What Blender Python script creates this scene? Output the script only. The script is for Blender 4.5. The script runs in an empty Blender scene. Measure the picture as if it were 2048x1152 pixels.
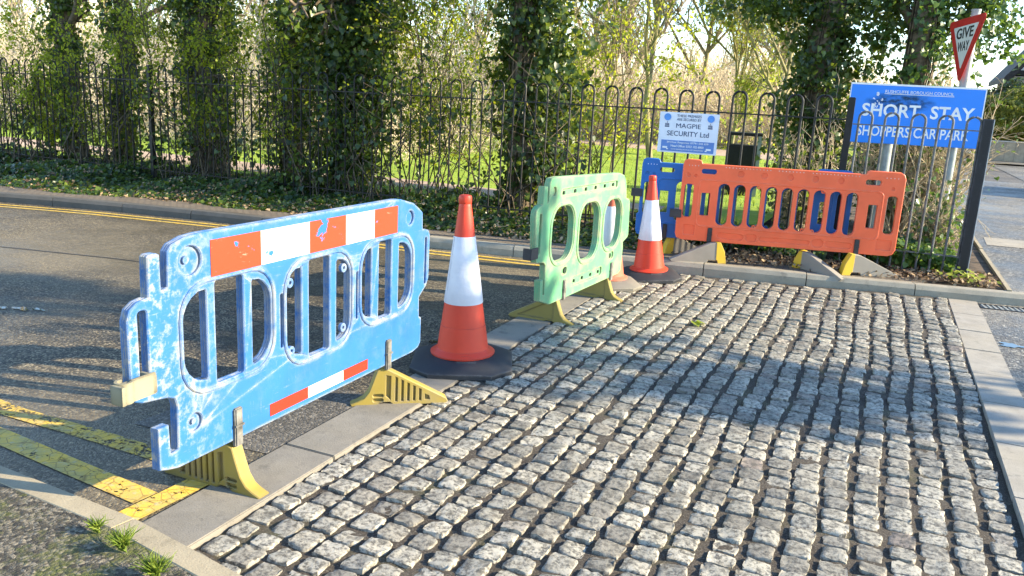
import bpy, bmesh, math, random
import numpy as np
from mathutils import Vector, Matrix
R_ = math.radians
rng = np.random.default_rng(7); random.seed(7)
SC = bpy.context.scene
COL = SC.collection

# ------------------------------------------------------------------ camera, sky, sun, exposure
CAM = Vector((0, 0, 1.55))
cd = bpy.data.cameras.new('camera'); cam = bpy.data.objects.new('camera', cd); COL.objects.link(cam)
rot = Matrix(((0.9119592, -0.1384506, 0.3862148), (0.4070301, 0.1870412, -0.8940593), (0.0515450, 0.9725467, 0.2269276)))
cam.matrix_world = Matrix.Translation(CAM) @ rot.to_4x4()
cd.sensor_width = 36; cd.lens = 29.0; cd.clip_start = .05; cd.clip_end = 900
SC.camera = cam
SUN_EL, SUN_AZ = 22.5, 14.5          # azimuth measured from +X towards +Y
W = bpy.data.worlds.new('World'); SC.world = W; W.use_nodes = True
nt = W.node_tree; bg = nt.nodes['Background']
sky = nt.nodes.new('ShaderNodeTexSky'); sky.sky_type = 'NISHITA'; sky.sun_disc = False
sky.sun_elevation = R_(SUN_EL); sky.sun_rotation = R_(90 - SUN_AZ); sky.dust_density = .0; sky.ozone_density = 2.5
nt.links.new(sky.outputs[0], bg.inputs[0]); bg.inputs[1].default_value = .12
sd = bpy.data.lights.new('sun', 'SUN'); sd.energy = 3.9; sd.angle = R_(.5); sd.color = (1, .85, .60)
sun = bpy.data.objects.new('sun', sd); COL.objects.link(sun)
sv = Vector((math.cos(R_(SUN_EL)) * math.cos(R_(SUN_AZ)), math.cos(R_(SUN_EL)) * math.sin(R_(SUN_AZ)), math.sin(R_(SUN_EL))))
sun.rotation_euler = sv.to_track_quat('Z', 'Y').to_euler(); sun.location = sv * 60
vs = SC.view_settings; vs.view_transform = 'Standard'; vs.look = 'None'; vs.gamma = 1; vs.exposure = 2.1
SC.cycles.max_bounces = 6; SC.cycles.transparent_max_bounces = 8

# ------------------------------------------------------------------ materials
class N:
    """small helper to write node trees"""
    def __init__(s, name):
        s.m = bpy.data.materials.new(name); s.m.use_nodes = True; s.t = s.m.node_tree
        s.b = s.t.nodes['Principled BSDF']; s.out = s.t.nodes['Material Output']
        s.co = s.t.nodes.new('ShaderNodeTexCoord').outputs['Object']
        s.b.inputs['Specular IOR Level'].default_value = .4
    def n(s, ty, **kw):
        x = s.t.nodes.new(ty)
        for k, v in kw.items(): setattr(x, k, v)
        return x
    def put(s, sock, v):
        if isinstance(v, bpy.types.NodeSocket): s.t.links.new(v, sock)
        elif v is not None: sock.default_value = v
    def noise(s, scale, detail=4, rough=.6, vec=None, dist=0):
        x = s.n('ShaderNodeTexNoise'); s.put(x.inputs['Vector'], vec or s.co)
        x.inputs['Scale'].default_value = scale; x.inputs['Detail'].default_value = detail
        x.inputs['Roughness'].default_value = rough; x.inputs['Distortion'].default_value = dist
        return x.outputs['Fac']
    def voro(s, scale, feature='F1', out='Distance', vec=None, rnd=1):
        x = s.n('ShaderNodeTexVoronoi', feature=feature); s.put(x.inputs['Vector'], vec or s.co)
        x.inputs['Scale'].default_value = scale; x.inputs['Randomness'].default_value = rnd
        return x.outputs[out]
    def stretch(s, sc, rot=(0, 0, 0), loc=(0, 0, 0)):
        x = s.n('ShaderNodeMapping'); s.put(x.inputs['Vector'], s.co)
        x.inputs['Scale'].default_value = sc; x.inputs['Rotation'].default_value = rot; x.inputs['Location'].default_value = loc
        return x.outputs[0]
    def ramp(s, fac, stops):
        x = s.n('ShaderNodeValToRGB'); s.put(x.inputs[0], fac); e = x.color_ramp.elements
        while len(e) < len(stops): e.new(.5)
        for el, (p, c) in zip(e, stops):
            el.position = p; el.color = (*c, 1) if not isinstance(c, (int, float)) else (c, c, c, 1)
        return x.outputs[0]
    def mix(s, fac, a, b, mode='MIX'):
        x = s.n('ShaderNodeMix', data_type='RGBA', blend_type=mode)
        s.put(x.inputs[0], fac)
        for sk, v in ((x.inputs[6], a), (x.inputs[7], b)): s.put(sk, v if isinstance(v, bpy.types.NodeSocket) else (*v, 1))
        return x.outputs[2]
    def math(s, op, a, b=None):
        x = s.n('ShaderNodeMath', operation=op); s.put(x.inputs[0], a); s.put(x.inputs[1], b)
        return x.outputs[0]
    def island(s): return s.n('ShaderNodeNewGeometry').outputs['Random Per Island']
    def bump(s, h, strength=.5, dist=.01):
        x = s.n('ShaderNodeBump'); s.put(x.inputs['Height'], h); x.inputs['Strength'].default_value = strength
        x.inputs['Distance'].default_value = dist; s.t.links.new(x.outputs[0], s.b.inputs['Normal'])
    def done(s, col=None, rough=None, metal=None):
        if col is not None: s.put(s.b.inputs['Base Color'], col if isinstance(col, bpy.types.NodeSocket) else (*col, 1))
        s.put(s.b.inputs['Roughness'], rough); s.put(s.b.inputs['Metallic'], metal)
        return s.m

def plain(name, c, rough=.6, var=.18, scale=8, bump=.15, metal=0):
    k = N(name); f = k.noise(scale, 6)
    lo = tuple(max(0, x * (1 - var * 2)) for x in c); hi = tuple(min(1, x * (1 + var)) for x in c)
    if bump: k.bump(k.noise(scale * 9, 3), bump, .004)
    return k.done(k.ramp(f, [(.3, lo), (.7, hi)]), rough, metal)

def leafmat(name, cols, rough=.42, trans=.35, tcol=(.2, .3, .03)):
    k = N(name); st = [(i / max(1, len(cols) - 1), c) for i, c in enumerate(cols)]
    c = k.ramp(k.island(), st); k.done(c, rough); k.b.inputs['Specular IOR Level'].default_value = .5
    tr = k.n('ShaderNodeBsdfTranslucent'); k.put(tr.inputs[0], k.mix(.6, c, tcol))
    ms = k.n('ShaderNodeMixShader'); ms.inputs[0].default_value = trans
    k.t.links.new(k.b.outputs[0], ms.inputs[1]); k.t.links.new(tr.outputs[0], ms.inputs[2]); k.t.links.new(ms.outputs[0], k.out.inputs[0])
    return k.m

def asphalt(name, lo, hi, scale=1, wet=True):
    k = N(name)
    v = k.voro(95 * scale, out='Color'); sep = k.n('ShaderNodeSeparateColor'); k.put(sep.inputs[0], v)
    d = k.voro(95 * scale)
    c = k.ramp(sep.outputs[0], [(0, tuple(x * .45 for x in lo)), (.45, lo), (.8, hi), (1, tuple(min(1, x * 1.9) for x in hi))])
    c = k.mix(k.ramp(k.noise(38, 5, .8), [(.35, .55), (.6, 0)]), c, tuple(x * .4 for x in lo)); big = k.noise(1.1, 5, .65); c = k.mix(k.math('MULTIPLY', k.ramp(big, [(.35, 1), (.62, 0)]), .55), c, tuple(x * .45 for x in lo))
    c = k.mix(k.ramp(k.noise(.35, 3), [(.45, 0), (.7, .5)]), c, tuple(x * 1.25 for x in hi))
    
    k.bump(k.math('SUBTRACT', k.noise(240 * scale, 2), d), .9, .006)
    r = k.ramp(big, [(.38, .34 if wet else .6), (.62, .72)])
    return k.done(c, r)

def M_sett():
    k = N('granite_sett'); isl = k.island()
    c = k.ramp(isl, [(0, (.23, .212, .175)), (.35, (.30, .282, .235)), (.7, (.37, .348, .288)), (.97, (.43, .40, .33)), (1, (.24, .20, .165))])
    sp = k.noise(46, 6, .75); c = k.mix(k.ramp(sp, [(.41, .9), (.54, 0)]), c, (.065, .06, .05))
    st = k.noise(13, 4); c = k.mix(k.ramp(st, [(.53, 0), (.66, .6)]), c, (.10, .09, .07))
    c = k.mix(k.ramp(k.noise(2.2, 3), [(.52, 0), (.75, .35)]), c, (.10, .095, .075))
    k.bump(k.noise(70, 6, .7), .8, .006)
    return k.done(c, .55)

def M_joint():
    k = N('joint_grit'); c = k.ramp(k.noise(3, 5), [(.3, (.028, .022, .017)), (.55, (.058, .046, .034)), (.75, (.055, .06, .02))])
    c = k.mix(k.ramp(k.noise(140, 3), [(.5, 0), (.65, .5)]), c, (.2, .18, .15))
    k.bump(k.noise(90, 5, .8), 1, .01); return k.done(c, .85)

def M_concrete(name, c, warm=(.3, .26, .19)):
    k = N(name); f = k.noise(5, 7, .7); b = k.ramp(f, [(.3, tuple(x * .72 for x in c)), (.7, tuple(x * 1.12 for x in c))])
    b = k.mix(k.ramp(k.noise(1.3, 4), [(.4, 0), (.7, .5)]), b, warm)
    b = k.mix(k.ramp(k.noise(170, 3), [(.58, 0), (.7, .6)]), b, tuple(x * .4 for x in c))
    st = k.noise(9, 6, .75); b = k.mix(k.ramp(st, [(.56, 0), (.66, .55)]), b, tuple(x * .45 for x in c)); k.bump(k.noise(130, 4), .4, .004); return k.done(b, .8)

def M_mosspave():
    k = N('mossy_tarmac'); v = k.voro(75, out='Color'); sp = k.n('ShaderNodeSeparateColor'); k.put(sp.inputs[0], v)
    c = k.ramp(sp.outputs[0], [(0, (.025, .022, .018)), (.5, (.075, .066, .05)), (1, (.24, .21, .16))])
    moss = k.math('ADD', k.math('MULTIPLY', k.noise(4.5, 5, .7), .75), k.math('MULTIPLY', k.noise(45, 3), .28))
    c = k.mix(k.ramp(moss, [(.49, 0), (.62, .8)]), c, (.09, .105, .014))
    k.bump(k.math('SUBTRACT', k.noise(200, 2), k.voro(75)), 1, .01); return k.done(c, .85)

def M_yellow(name, thr, c1=(.62, .37, .035), c2=(.36, .27, .07)):
    k = N(name); c = k.ramp(k.noise(9, 5, .7), [(.35, c2), (.62, c1)])
    cr = k.voro(17, 'DISTANCE_TO_EDGE'); c = k.mix(k.ramp(cr, [(0, .75), (.05, 0)]), c, (.16, .09, .02))
    gr = k.noise(30, 4); c = k.mix(k.ramp(gr, [(.55, 0), (.7, .6)]), c, (.42, .38, .26))
    k.done(c, .6); k.bump(k.noise(60, 4), .5, .004)
    mask = k.ramp(k.math('ADD', k.math('MULTIPLY', k.noise(11, 5, .7), .6), k.math('MULTIPLY', k.noise(70, 4), .4)), [(thr, 0), (thr + .015, 1)])
    tr = k.n('ShaderNodeBsdfTransparent'); ms = k.n('ShaderNodeMixShader'); k.put(ms.inputs[0], mask)
    k.t.links.new(tr.outputs[0], ms.inputs[1]); k.t.links.new(k.b.outputs[0], ms.inputs[2]); k.t.links.new(ms.outputs[0], k.out.inputs[0])
    return k.m

def M_plastic(name, c, dirt=(.55, .52, .45), amt=.5, rough=.42, var=.12, mud=None, crease=.08, haze_=.22):
    k = N(name); b = k.ramp(k.noise(3.5, 4), [(.3, tuple(x * (1 - var) for x in c)), (.7, tuple(min(1, x * (1 + var)) for x in c))])
    s1 = k.noise(34, 6, .8, k.stretch((.3, 1, 2.6), (0, .9, 0))); s2 = k.noise(30, 6, .8, k.stretch((2.8, 1, .35), (0, -.35, 0)))
    m = k.math('MAXIMUM', k.ramp(s1, [(.61, 0), (.68, 1)]), k.ramp(s2, [(.62, 0), (.69, 1)]))
    big = k.ramp(k.noise(4, 5, .6), [(.42, .15), (.66, 1)])
    m = k.math('MULTIPLY', k.math('MULTIPLY', m, big), amt)
    haze = k.math('MULTIPLY', k.ramp(k.noise(6, 6, .7), [(.48 if haze_ > .3 else .52, 0), (.8, haze_)]), amt)
    bv = k.n('ShaderNodeBevel'); bv.samples = 3; bv.inputs['Radius'].default_value = .02; dp = k.n('ShaderNodeVectorMath', operation='DOT_PRODUCT')
    k.put(dp.inputs[0], bv.outputs[0]); k.put(dp.inputs[1], k.n('ShaderNodeNewGeometry').outputs['Normal'])
    ed = k.math('MULTIPLY', k.math('MULTIPLY', k.ramp(dp.outputs['Value'], [(.80, 1), (.985, 0)]), k.ramp(k.noise(11, 5, .7), [(.36, 0), (.58, 1)])), min(1, amt * 1.2))
    m = k.math('MINIMUM', k.math('ADD', k.math('MAXIMUM', m, haze), ed), 1)
    if mud:
        sx = k.n('ShaderNodeSeparateXYZ'); k.put(sx.inputs[0], k.co); g_ = k.ramp(k.math('MULTIPLY', sx.outputs[0], -1), [(.45, 0), (.95, 1)])
        m = k.math('MINIMUM', k.math('ADD', m, k.math('MULTIPLY', g_, k.ramp(k.noise(24, 7, .75), [(.50, 0), (.60, .6)]))), 1)
    k.bump(k.noise(120 if crease < .1 else 32, 3), crease, .003 if crease < .1 else .006)
    return k.done(k.mix(m, b, dirt), k.ramp(m, [(0, rough), (1, .75)]))

def M_strip(name, c, base, thr=.66):
    k = N(name); p = k.noise(9, 5, .6, k.stretch((1, 1, 1.3), loc=(3.1, 0, 1.7)))
    b = k.mix(k.ramp(p, [(thr, 0), (thr + .01, 1)]), c, base)
    s = k.noise(24, 5, .7, k.stretch((.5, 1, 2.5), (0, .8, 0))); b = k.mix(k.ramp(s, [(.66, 0), (.73, .5)]), b, (.8, .75, .6))
    return k.done(b, .35)

def M_brick(name, c1, c2, mortar, sx, rough=.85):
    k = N(name); x = k.n('ShaderNodeTexBrick'); k.put(x.inputs['Vector'], k.co); x.inputs['Scale'].default_value = sx
    x.inputs['Color1'].default_value = (*c1, 1); x.inputs['Color2'].default_value = (*c2, 1); x.inputs['Mortar'].default_value = (*mortar, 1)
    x.inputs['Mortar Size'].default_value = .03
    c = k.mix(k.ramp(k.noise(6, 5), [(.4, 0), (.7, .6)]), x.outputs[0], tuple(v * .5 for v in c1))
    k.bump(x.outputs['Fac'], -.6, .01); return k.done(c, rough)

MAT = dict(
    asphalt=asphalt('road_asphalt', (.042, .037, .031), (.225, .185, .118)), asphalt2=asphalt('path_asphalt', (.09, .082, .07), (.19, .17, .14), .9, False),
    asphalt3=asphalt('main_road_asphalt', (.12, .112, .10), (.25, .235, .20), .6), sett=M_sett(), joint=M_joint(),
    flag=M_concrete('flag_concrete', (.19, .175, .15)), flag2=M_concrete('flag_concrete_pale', (.30, .28, .245)), kerb=M_concrete('kerb_concrete', (.30, .275, .22)), kerbn=M_concrete('near_kerb_concrete', (.34, .285, .19)),
    moss=M_mosspave(), yel=M_yellow('yellow_paint_worn', .455, (.62, .39, .04), (.36, .29, .10)), yel2=M_yellow('yellow_paint', .41, (.70, .44, .045), (.42, .33, .10)), blue=M_plastic('blue_plastic', (.022, .118, .325), (.34, .325, .27), .7, mud=True),
    blue2=M_plastic('deep_blue_plastic', (.008, .12, .40), (.2, .3, .45), .15), green=M_plastic('green_plastic', (.10, .305, .155), (.36, .33, .19), 1.0, .45, .12, None, .08, .75),
    orange=M_plastic('orange_plastic', (.80, .125, .045), (.75, .34, .2), .28), yfoot=M_plastic('yellow_rubber', (.27, .20, .035), (.20, .165, .10), 1.0, .65, .12, None, .08, .6), dyfoot=M_plastic('dull_yellow_rubber', (.23, .18, .045), (.13, .11, .06), .8, .6), gfoot=M_plastic('grey_rubber', (.23, .21, .18), (.36, .33, .27), .5, .7),
    brightyellow=M_plastic('yellow_end_paint', (.65, .42, .03), (.2, .17, .12), .5, .6), black=plain('black_rubber', (.035, .036, .04), .55, .3), gpeg=plain('grey_peg', (.16, .155, .14), .7, .35, 22), clip=M_plastic('beige_clip', (.23, .21, .14), (.10, .09, .065), .9, .7),
    cone=M_plastic('cone_orange', (.60, .045, .018), (.20, .06, .04), .55, .45), conefade=M_plastic('cone_faded', (.50, .11, .06), (.45, .25, .18), .5, .6), cbase=M_plastic('cone_base', (.022, .024, .029), (.16, .16, .16), .5, .65), cbase2=M_plastic('cone_base_grey', (.16, .145, .12), (.3, .27, .2), .5, .8),
    sleeve=M_plastic('white_sleeve', (.60, .60, .65), (.34, .34, .38), .7, .35, .12, None, .5), iron=plain('black_iron', (.006, .0065, .008), .5, .4, 20), ironw=M_plastic('worn_iron', (.035, .04, .045), (.30, .31, .30), .75, .5), post=M_plastic('flaking_post', (.008, .009, .012), (.13, .135, .16), .6, .5), postw=plain('sunlit_post_side', (.55, .55, .52), .6, .15),
    sblue=M_plastic('sign_blue', (.006, .215, .80), (.03, .14, .4), .10, .3, .06), white=plain('white_letter', (.82, .82, .80), .4, .06), swhite=plain('sign_white', (.74, .77, .84), .4, .04), navy=plain('navy_print', (.02, .05, .13), .5, .1), mblue=plain('mid_blue_print', (.12, .24, .55), .5, .08), badge=plain('badge_blue', (.10, .30, .72), .5, .08), sred=plain('sign_red', (.50, .018, .014), .35, .12), gw=plain('sign_cream', (.62, .62, .56), .4, .06), galv=plain('galvanised', (.30, .33, .325), .45, .12, 12, .1, .25), blacktxt=plain('black_print', (.012, .012, .012), .5, .1),
    bark=plain('bark', (.15, .115, .075), .9, .4, 14, .9), barkp=plain('pale_bark', (.40, .33, .23), .9, .3, 9, .5), twig=plain('tan_twig', (.72, .60, .42), .9, .3, 3, 0), twig2=plain('dry_vine', (.50, .41, .27), .9, .3, 3, 0), dtwig=plain('dark_twig', (.10, .075, .05), .9, .3, 3, 0), btwig=plain('olive_twig', (.26, .23, .11), .9, .3, 3, 0),
    ivy=leafmat('ivy_leaf', [(.008, .022, .007), (.015, .04, .011), (.028, .062, .016), (.06, .105, .02), (.15, .20, .03)], .36, .38, (.32, .4, .03)), ivyb=leafmat('ivy_leaf_bright', [(.03, .08, .02), (.06, .13, .03), (.12, .19, .035)], .35, .4),
    haw=leafmat('shrub_leaf', [(.08, .13, .012), (.24, .30, .02), (.42, .45, .035)], .5, .6, (.65, .68, .03)), lime=leafmat('spring_leaf', [(.16, .22, .025), (.31, .37, .04), (.45, .47, .07)], .6, .5, (.55, .6, .05)), dead=leafmat('dead_leaf', [(.05, .03, .018), (.14, .085, .045), (.28, .19, .10), (.38, .28, .17)], .8, .1, (.3, .2, .1)), hedge=leafmat('hedge_leaf', [(.015, .035, .018), (.035, .07, .035), (.06, .10, .05)], .5, .2), gold=leafmat('golden_leaf', [(.07, .09, .012), (.16, .17, .02), (.26, .25, .03)], .5, .4), grass=leafmat('grass_blade', [(.10, .17, .02), (.18, .27, .03), (.30, .36, .06)], .6, .45, (.4, .5, .05)),
    soil=plain('soil', (.10, .07, .045), .95, .5, 9, 1), dirt=plain('path_dirt', (.42, .31, .235), .95, .15, 2, .4), brick=M_brick('red_brick', (.30, .10, .06), (.24, .08, .05), (.3, .27, .23), 4), paver=M_brick('paver_block', (.20, .16, .115), (.15, .12, .09), (.05, .045, .04), 5), wallb=M_brick('pale_block', (.42, .35, .25), (.38, .32, .24), (.3, .26, .2), 1.5), render=plain('white_render', (.75, .75, .78), .8, .05), timber=plain('black_timber', (.02, .018, .017), .7, .3), roof=plain('roof_tile', (.06, .05, .05), .8, .3), slab=plain('pale_slab', (.5, .47, .4), .8, .15))
def M_lawn():
    k = N('lawn_grass'); c = k.ramp(k.noise(2.2, 6, .75), [(.3, (.14, .25, .02)), (.5, (.26, .38, .03)), (.72, (.40, .46, .06))])
    k.bump(k.noise(60, 4, .8), 1, .03); return k.done(c, .9)
MAT['lawn'] = M_lawn()
k = N('puddle_water'); MAT['water'] = k.done((.012, .011, .01), .03); k.b.inputs['Specular IOR Level'].default_value = .8

# ------------------------------------------------------------------ object helpers
def tag(o, label=None, cat=None, group=None, kind=None):
    for k_, v in (('label', label), ('category', cat), ('group', group), ('kind', kind)):
        if v: o[k_] = v
    return o
def thing(name, loc, rz=0, label=None, cat=None, group=None):
    o = bpy.data.objects.new(name, None); o.empty_display_size = .1; o.location = loc; o.rotation_euler = (0, 0, rz); COL.objects.link(o)
    return tag(o, label, cat, group)
class MB:
    """collects numpy geometry into one mesh"""
    def __init__(s): s.v = []; s.f = []; s.m = []; s.n = 0
    def add(s, v, f, mi=0):
        v = np.asarray(v, float).reshape(-1, 3); s.v.append(v)
        for q in f: s.f.append(tuple(int(i) + s.n for i in q)); s.m.append(mi)
        s.n += len(v); return s
    def box(s, c, d, mi=0, rz=0, bev=0):
        x, y, z = (q / 2 for q in d)
        if bev:
            bm = bmesh.new(); bmesh.ops.create_cube(bm, size=1); bmesh.ops.scale(bm, vec=d, verts=bm.verts)
            bmesh.ops.bevel(bm, geom=bm.edges[:], offset=bev, segments=2, affect='EDGES')
            bm.verts.ensure_lookup_table(); v = np.array([q.co[:] for q in bm.verts]); f = [[w.index for w in q.verts] for q in bm.faces]; bm.free()
        else:
            v = np.array([(a * x, b * y, e * z) for a in (-1, 1) for b in (-1, 1) for e in (-1, 1)])
            f = [(0, 1, 3, 2), (4, 6, 7, 5), (0, 4, 5, 1), (2, 3, 7, 6), (0, 2, 6, 4), (1, 5, 7, 3)]
        ca, sa = math.cos(rz), math.sin(rz); v = np.c_[v[:, 0] * ca - v[:, 1] * sa, v[:, 0] * sa + v[:, 1] * ca, v[:, 2]]
        return s.add(v + np.array(c), f, mi)
    def lathe(s, prof, seg=32, mi=0, c=(0, 0, 0)):
        n = len(prof); a = np.arange(seg) * 2 * math.pi / seg
        v = np.array([(r * math.cos(t) + c[0], r * math.sin(t) + c[1], z + c[2]) for r, z in prof for t in a])
        f = [(i * seg + j, i * seg + (j + 1) % seg, (i + 1) * seg + (j + 1) % seg, (i + 1) * seg + j) for i in range(n - 1) for j in range(seg)]
        return s.add(v, f, mi)
    def tube(s, pts, r, sides=10, mi=0):
        pts = np.asarray(pts, float); r = np.full(len(pts), r) if np.isscalar(r) else np.asarray(r)
        v, f = tubes(pts[None], r[None], sides); s.add(v, f, mi); n = len(pts)
        s.f.append(tuple(s.n - len(v) + i for i in range(sides))[::-1]); s.f.append(tuple(s.n - sides + i for i in range(sides))); s.m += [mi, mi]
        return s
    def prism(s, poly, y0, y1, mi=0):
        """polygon in x,z extruded along y"""
        n = len(poly); v = [(x, y0, z) for x, z in poly] + [(x, y1, z) for x, z in poly]
        f = [tuple(range(n)), tuple(range(2 * n - 1, n - 1, -1))] + [(i, i + n, (i + 1) % n + n, (i + 1) % n) for i in range(n)]
        return s.add(v, f, mi)
    def build(s, name, mats, parent=None, smooth=False):
        me = bpy.data.meshes.new(name); me.from_pydata(np.concatenate(s.v).tolist(), [], s.f)
        mats = mats if isinstance(mats, (list, tuple)) else [mats]
        for m in mats: me.materials.append(m)
        if len(mats) > 1: me.polygons.foreach_set('material_index', s.m)
        return link(name, me, parent, smooth)
def link(name, me, parent=None, smooth=False):
    bm = bmesh.new(); bm.from_mesh(me); 
    if len(bm.faces) < 20000: bmesh.ops.recalc_face_normals(bm, faces=bm.faces)
    bm.to_mesh(me); bm.free()
    if smooth:
        me.polygons.foreach_set('use_smooth', [True] * len(me.polygons))
        if smooth != 'all': me.set_sharp_from_angle(angle=R_(38))
    o = bpy.data.objects.new(name, me); COL.objects.link(o); o.parent = parent; return o
def fast(name, V, F, mat, parent=None, smooth=False):
    """big quad/tri mesh from arrays (all faces with the same corner count)"""
    me = bpy.data.meshes.new(name); V = np.ascontiguousarray(V, np.float32); F = np.ascontiguousarray(F, np.int32); k_ = F.shape[1]
    me.vertices.add(len(V)); me.vertices.foreach_set('co', V.ravel()); me.loops.add(F.size); me.loops.foreach_set('vertex_index', F.ravel())
    me.polygons.add(len(F)); me.polygons.foreach_set('loop_start', np.arange(len(F), dtype=np.int32) * k_)
    me.update(calc_edges=True); me.materials.append(mat)
    if smooth: me.polygons.foreach_set('use_smooth', [True] * len(F))
    o = bpy.data.objects.new(name, me); COL.objects.link(o); o.parent = parent; return o
def tubes(P, Rr, sides=4):
    """P (N,K,3), Rr (N,K): tapered tubes"""
    Nn, K, _ = P.shape; T = np.gradient(P, axis=1) if K > 2 else np.repeat(P[:, 1:] - P[:, :1], 2, axis=1)
    T /= np.linalg.norm(T, axis=2, keepdims=True) + 1e-9
    ref = np.where(np.abs(T[:, :1, 2:3]) > .9, np.array([1., 0, 0]), np.array([0, 0, 1.]))
    A = np.cross(T, np.broadcast_to(ref, T.shape)); A /= np.linalg.norm(A, axis=2, keepdims=True) + 1e-9; B = np.cross(T, A)
    a = np.arange(sides) * 2 * math.pi / sides
    V = P[:, :, None] + Rr[:, :, None, None] * (A[:, :, None] * np.cos(a)[:, None] + B[:, :, None] * np.sin(a)[:, None])
    idx = np.arange(Nn * K * sides).reshape(Nn, K, sides); nx = np.roll(idx, -1, axis=2)
    F = np.stack([idx[:, :-1], nx[:, :-1], nx[:, 1:], idx[:, 1:]], axis=-1).reshape(-1, 4)
    return V.reshape(-1, 3), F
def unit(v): return v / (np.linalg.norm(v, axis=-1, keepdims=True) + 1e-9)
def leaves(C_, Nrm, size, shape='ivy'):
    """leaf faces at C_ facing Nrm, hanging roughly downwards"""
    n = len(C_); Nrm = unit(Nrm); up = np.broadcast_to(np.array([0, 0, -1.]), (n, 3)) + rng.normal(size=(n, 3)) * .45
    Y = unit(up - Nrm * np.sum(up * Nrm, axis=1, keepdims=True)); X = np.cross(Y, Nrm); size = np.broadcast_to(size, (n,))
    if shape == 'ivy': L = np.array([(0, 0, 0), (.42, -.1, .1), (.5, .32, .1), (0, 1, -.05), (-.5, .32, .1), (-.42, -.1, .1)]); F0 = np.array([(0, 1, 2, 3), (0, 3, 4, 5)])
    elif shape == 'small': L = np.array([(0, 0, 0), (.36, .5, .06), (0, 1, 0), (-.36, .5, .06)]); F0 = np.array([(0, 1, 2, 3)])
    else: L = np.array([(-.05, 0, 0), (.05, 0, 0), (.03, .6, .06), (0, 1, .22)]); F0 = np.array([(0, 1, 2, 3)])
    V = C_[:, None] + size[:, None, None] * (X[:, None] * L[:, :1] + Y[:, None] * L[:, 1:2] + Nrm[:, None] * L[:, 2:])
    F = (np.arange(n)[:, None, None] * len(L) + F0[None]).reshape(-1, 4)
    return V.reshape(-1, 3), F

def cmesh(splines, thick, bev=.004):
    """filled outlines (holes allowed) with thickness along y and softened edges; points are (x, z)"""
    bm = bmesh.new()
    for pts in splines:
        pts = [p for i, p in enumerate(pts) if math.hypot(p[0] - pts[i - 1][0], p[1] - pts[i - 1][1]) > 1e-4]
        vs_ = [bm.verts.new((x, 0, z)) for x, z in pts]
        for i in range(len(vs_)): bm.edges.new((vs_[i - 1], vs_[i]))
    bmesh.ops.triangle_fill(bm, edges=bm.edges[:], use_beauty=True, normal=(0, -1, 0))
    for f in bm.faces:
        f.normal_update()
        if f.normal.y > 0: f.normal_flip()
    bnd = [e for e in bm.edges if e.is_boundary]; nv = {}
    front = bm.faces[:]; inset = {}
    for v in bm.verts:                      # inward offset of the outline for the softened edge
        es = [e for e in v.link_edges if e.is_boundary]
        if len(es) == 2:
            n = Vector((0, 0, 0))
            for e in es:
                d = (e.verts[1].co - e.verts[0].co).normalized(); m = Vector((-d.z, 0, d.x)); fc = e.link_faces[0].calc_center_median() - e.verts[0].co
                n += m if m.dot(fc) > 0 else -m
            inset[v] = n.normalized() * bev if n.length > .3 else Vector((0, 0, 0))
    V_ = []; idx = {}
    for lay, (y, k_) in enumerate(((-thick / 2, 1), (-thick / 2 + bev, 0), (thick / 2 - bev, 0), (thick / 2, 1))):
        for v in bm.verts:
            if lay in (0, 3) or v in inset:
                idx[(lay, v)] = len(V_); c = v.co + (inset.get(v, Vector()) * k_); V_.append((c.x, y, c.z))
    F_ = [tuple(idx[(0, v)] for v in f.verts) for f in front] + [tuple(idx[(3, v)] for v in reversed(f.verts)) for f in front]
    for e in bnd:
        p, q = e.verts
        for l in range(3): F_.append((idx[(l, p)], idx[(l, q)], idx[(l + 1, q)], idx[(l + 1, p)]))
    bm.free(); return np.array(V_), F_
def text(body, w, h, mat, name, parent, loc, off=.0, depth=.002, spacing=1.0):
    """lettering fitted into a box of w x h centred on loc, facing local -y"""
    cu = bpy.data.curves.new('type', 'FONT'); cu.body = body; cu.extrude = .02; cu.offset = off; cu.space_character = spacing; cu.resolution_u = 3
    o = bpy.data.objects.new('type', cu); COL.objects.link(o); dg = bpy.context.evaluated_depsgraph_get()
    me = o.evaluated_get(dg).to_mesh(); v = np.array([q.co[:] for q in me.vertices]); f = [tuple(p.vertices) for p in me.polygons]
    o.evaluated_get(dg).to_mesh_clear(); bpy.data.objects.remove(o); bpy.data.curves.remove(cu)
    lo, hi = v.min(0), v.max(0); v = (v - (lo + hi) / 2) / (hi - lo) * np.array([w, h, depth])
    return MB().add(np.c_[v[:, 0], -v[:, 2], v[:, 1]], f).build(name, mat, parent) if not loc else MB().add(np.c_[v[:, 0], -v[:, 2], v[:, 1]] + np.array(loc), f).build(name, mat, parent)
def rr(x0, y0, x1, y1, r, seg=5):
    """rounded rectangle; r = radius or four radii (bl, br, tr, tl)"""
    r = [r] * 4 if np.isscalar(r) else r; pts = []
    for (cx, cy, a0), q in zip(((x0, y0, 180), (x1, y0, 270), (x1, y1, 0), (x0, y1, 90)), r):
        ox = cx + (q if cx == x0 else -q); oy = cy + (q if cy == y0 else -q)
        if q < 1e-5: pts.append((cx, cy)); continue
        for i in range(seg + 1):
            a = R_(a0 + 90 * i / seg); pts.append((ox + q * math.cos(a), oy + q * math.sin(a)))
    return pts
def circ(x, y, r, n=14): return [(x + r * math.cos(2 * math.pi * i / n), y + r * math.sin(2 * math.pi * i / n)) for i in range(n)]

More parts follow.
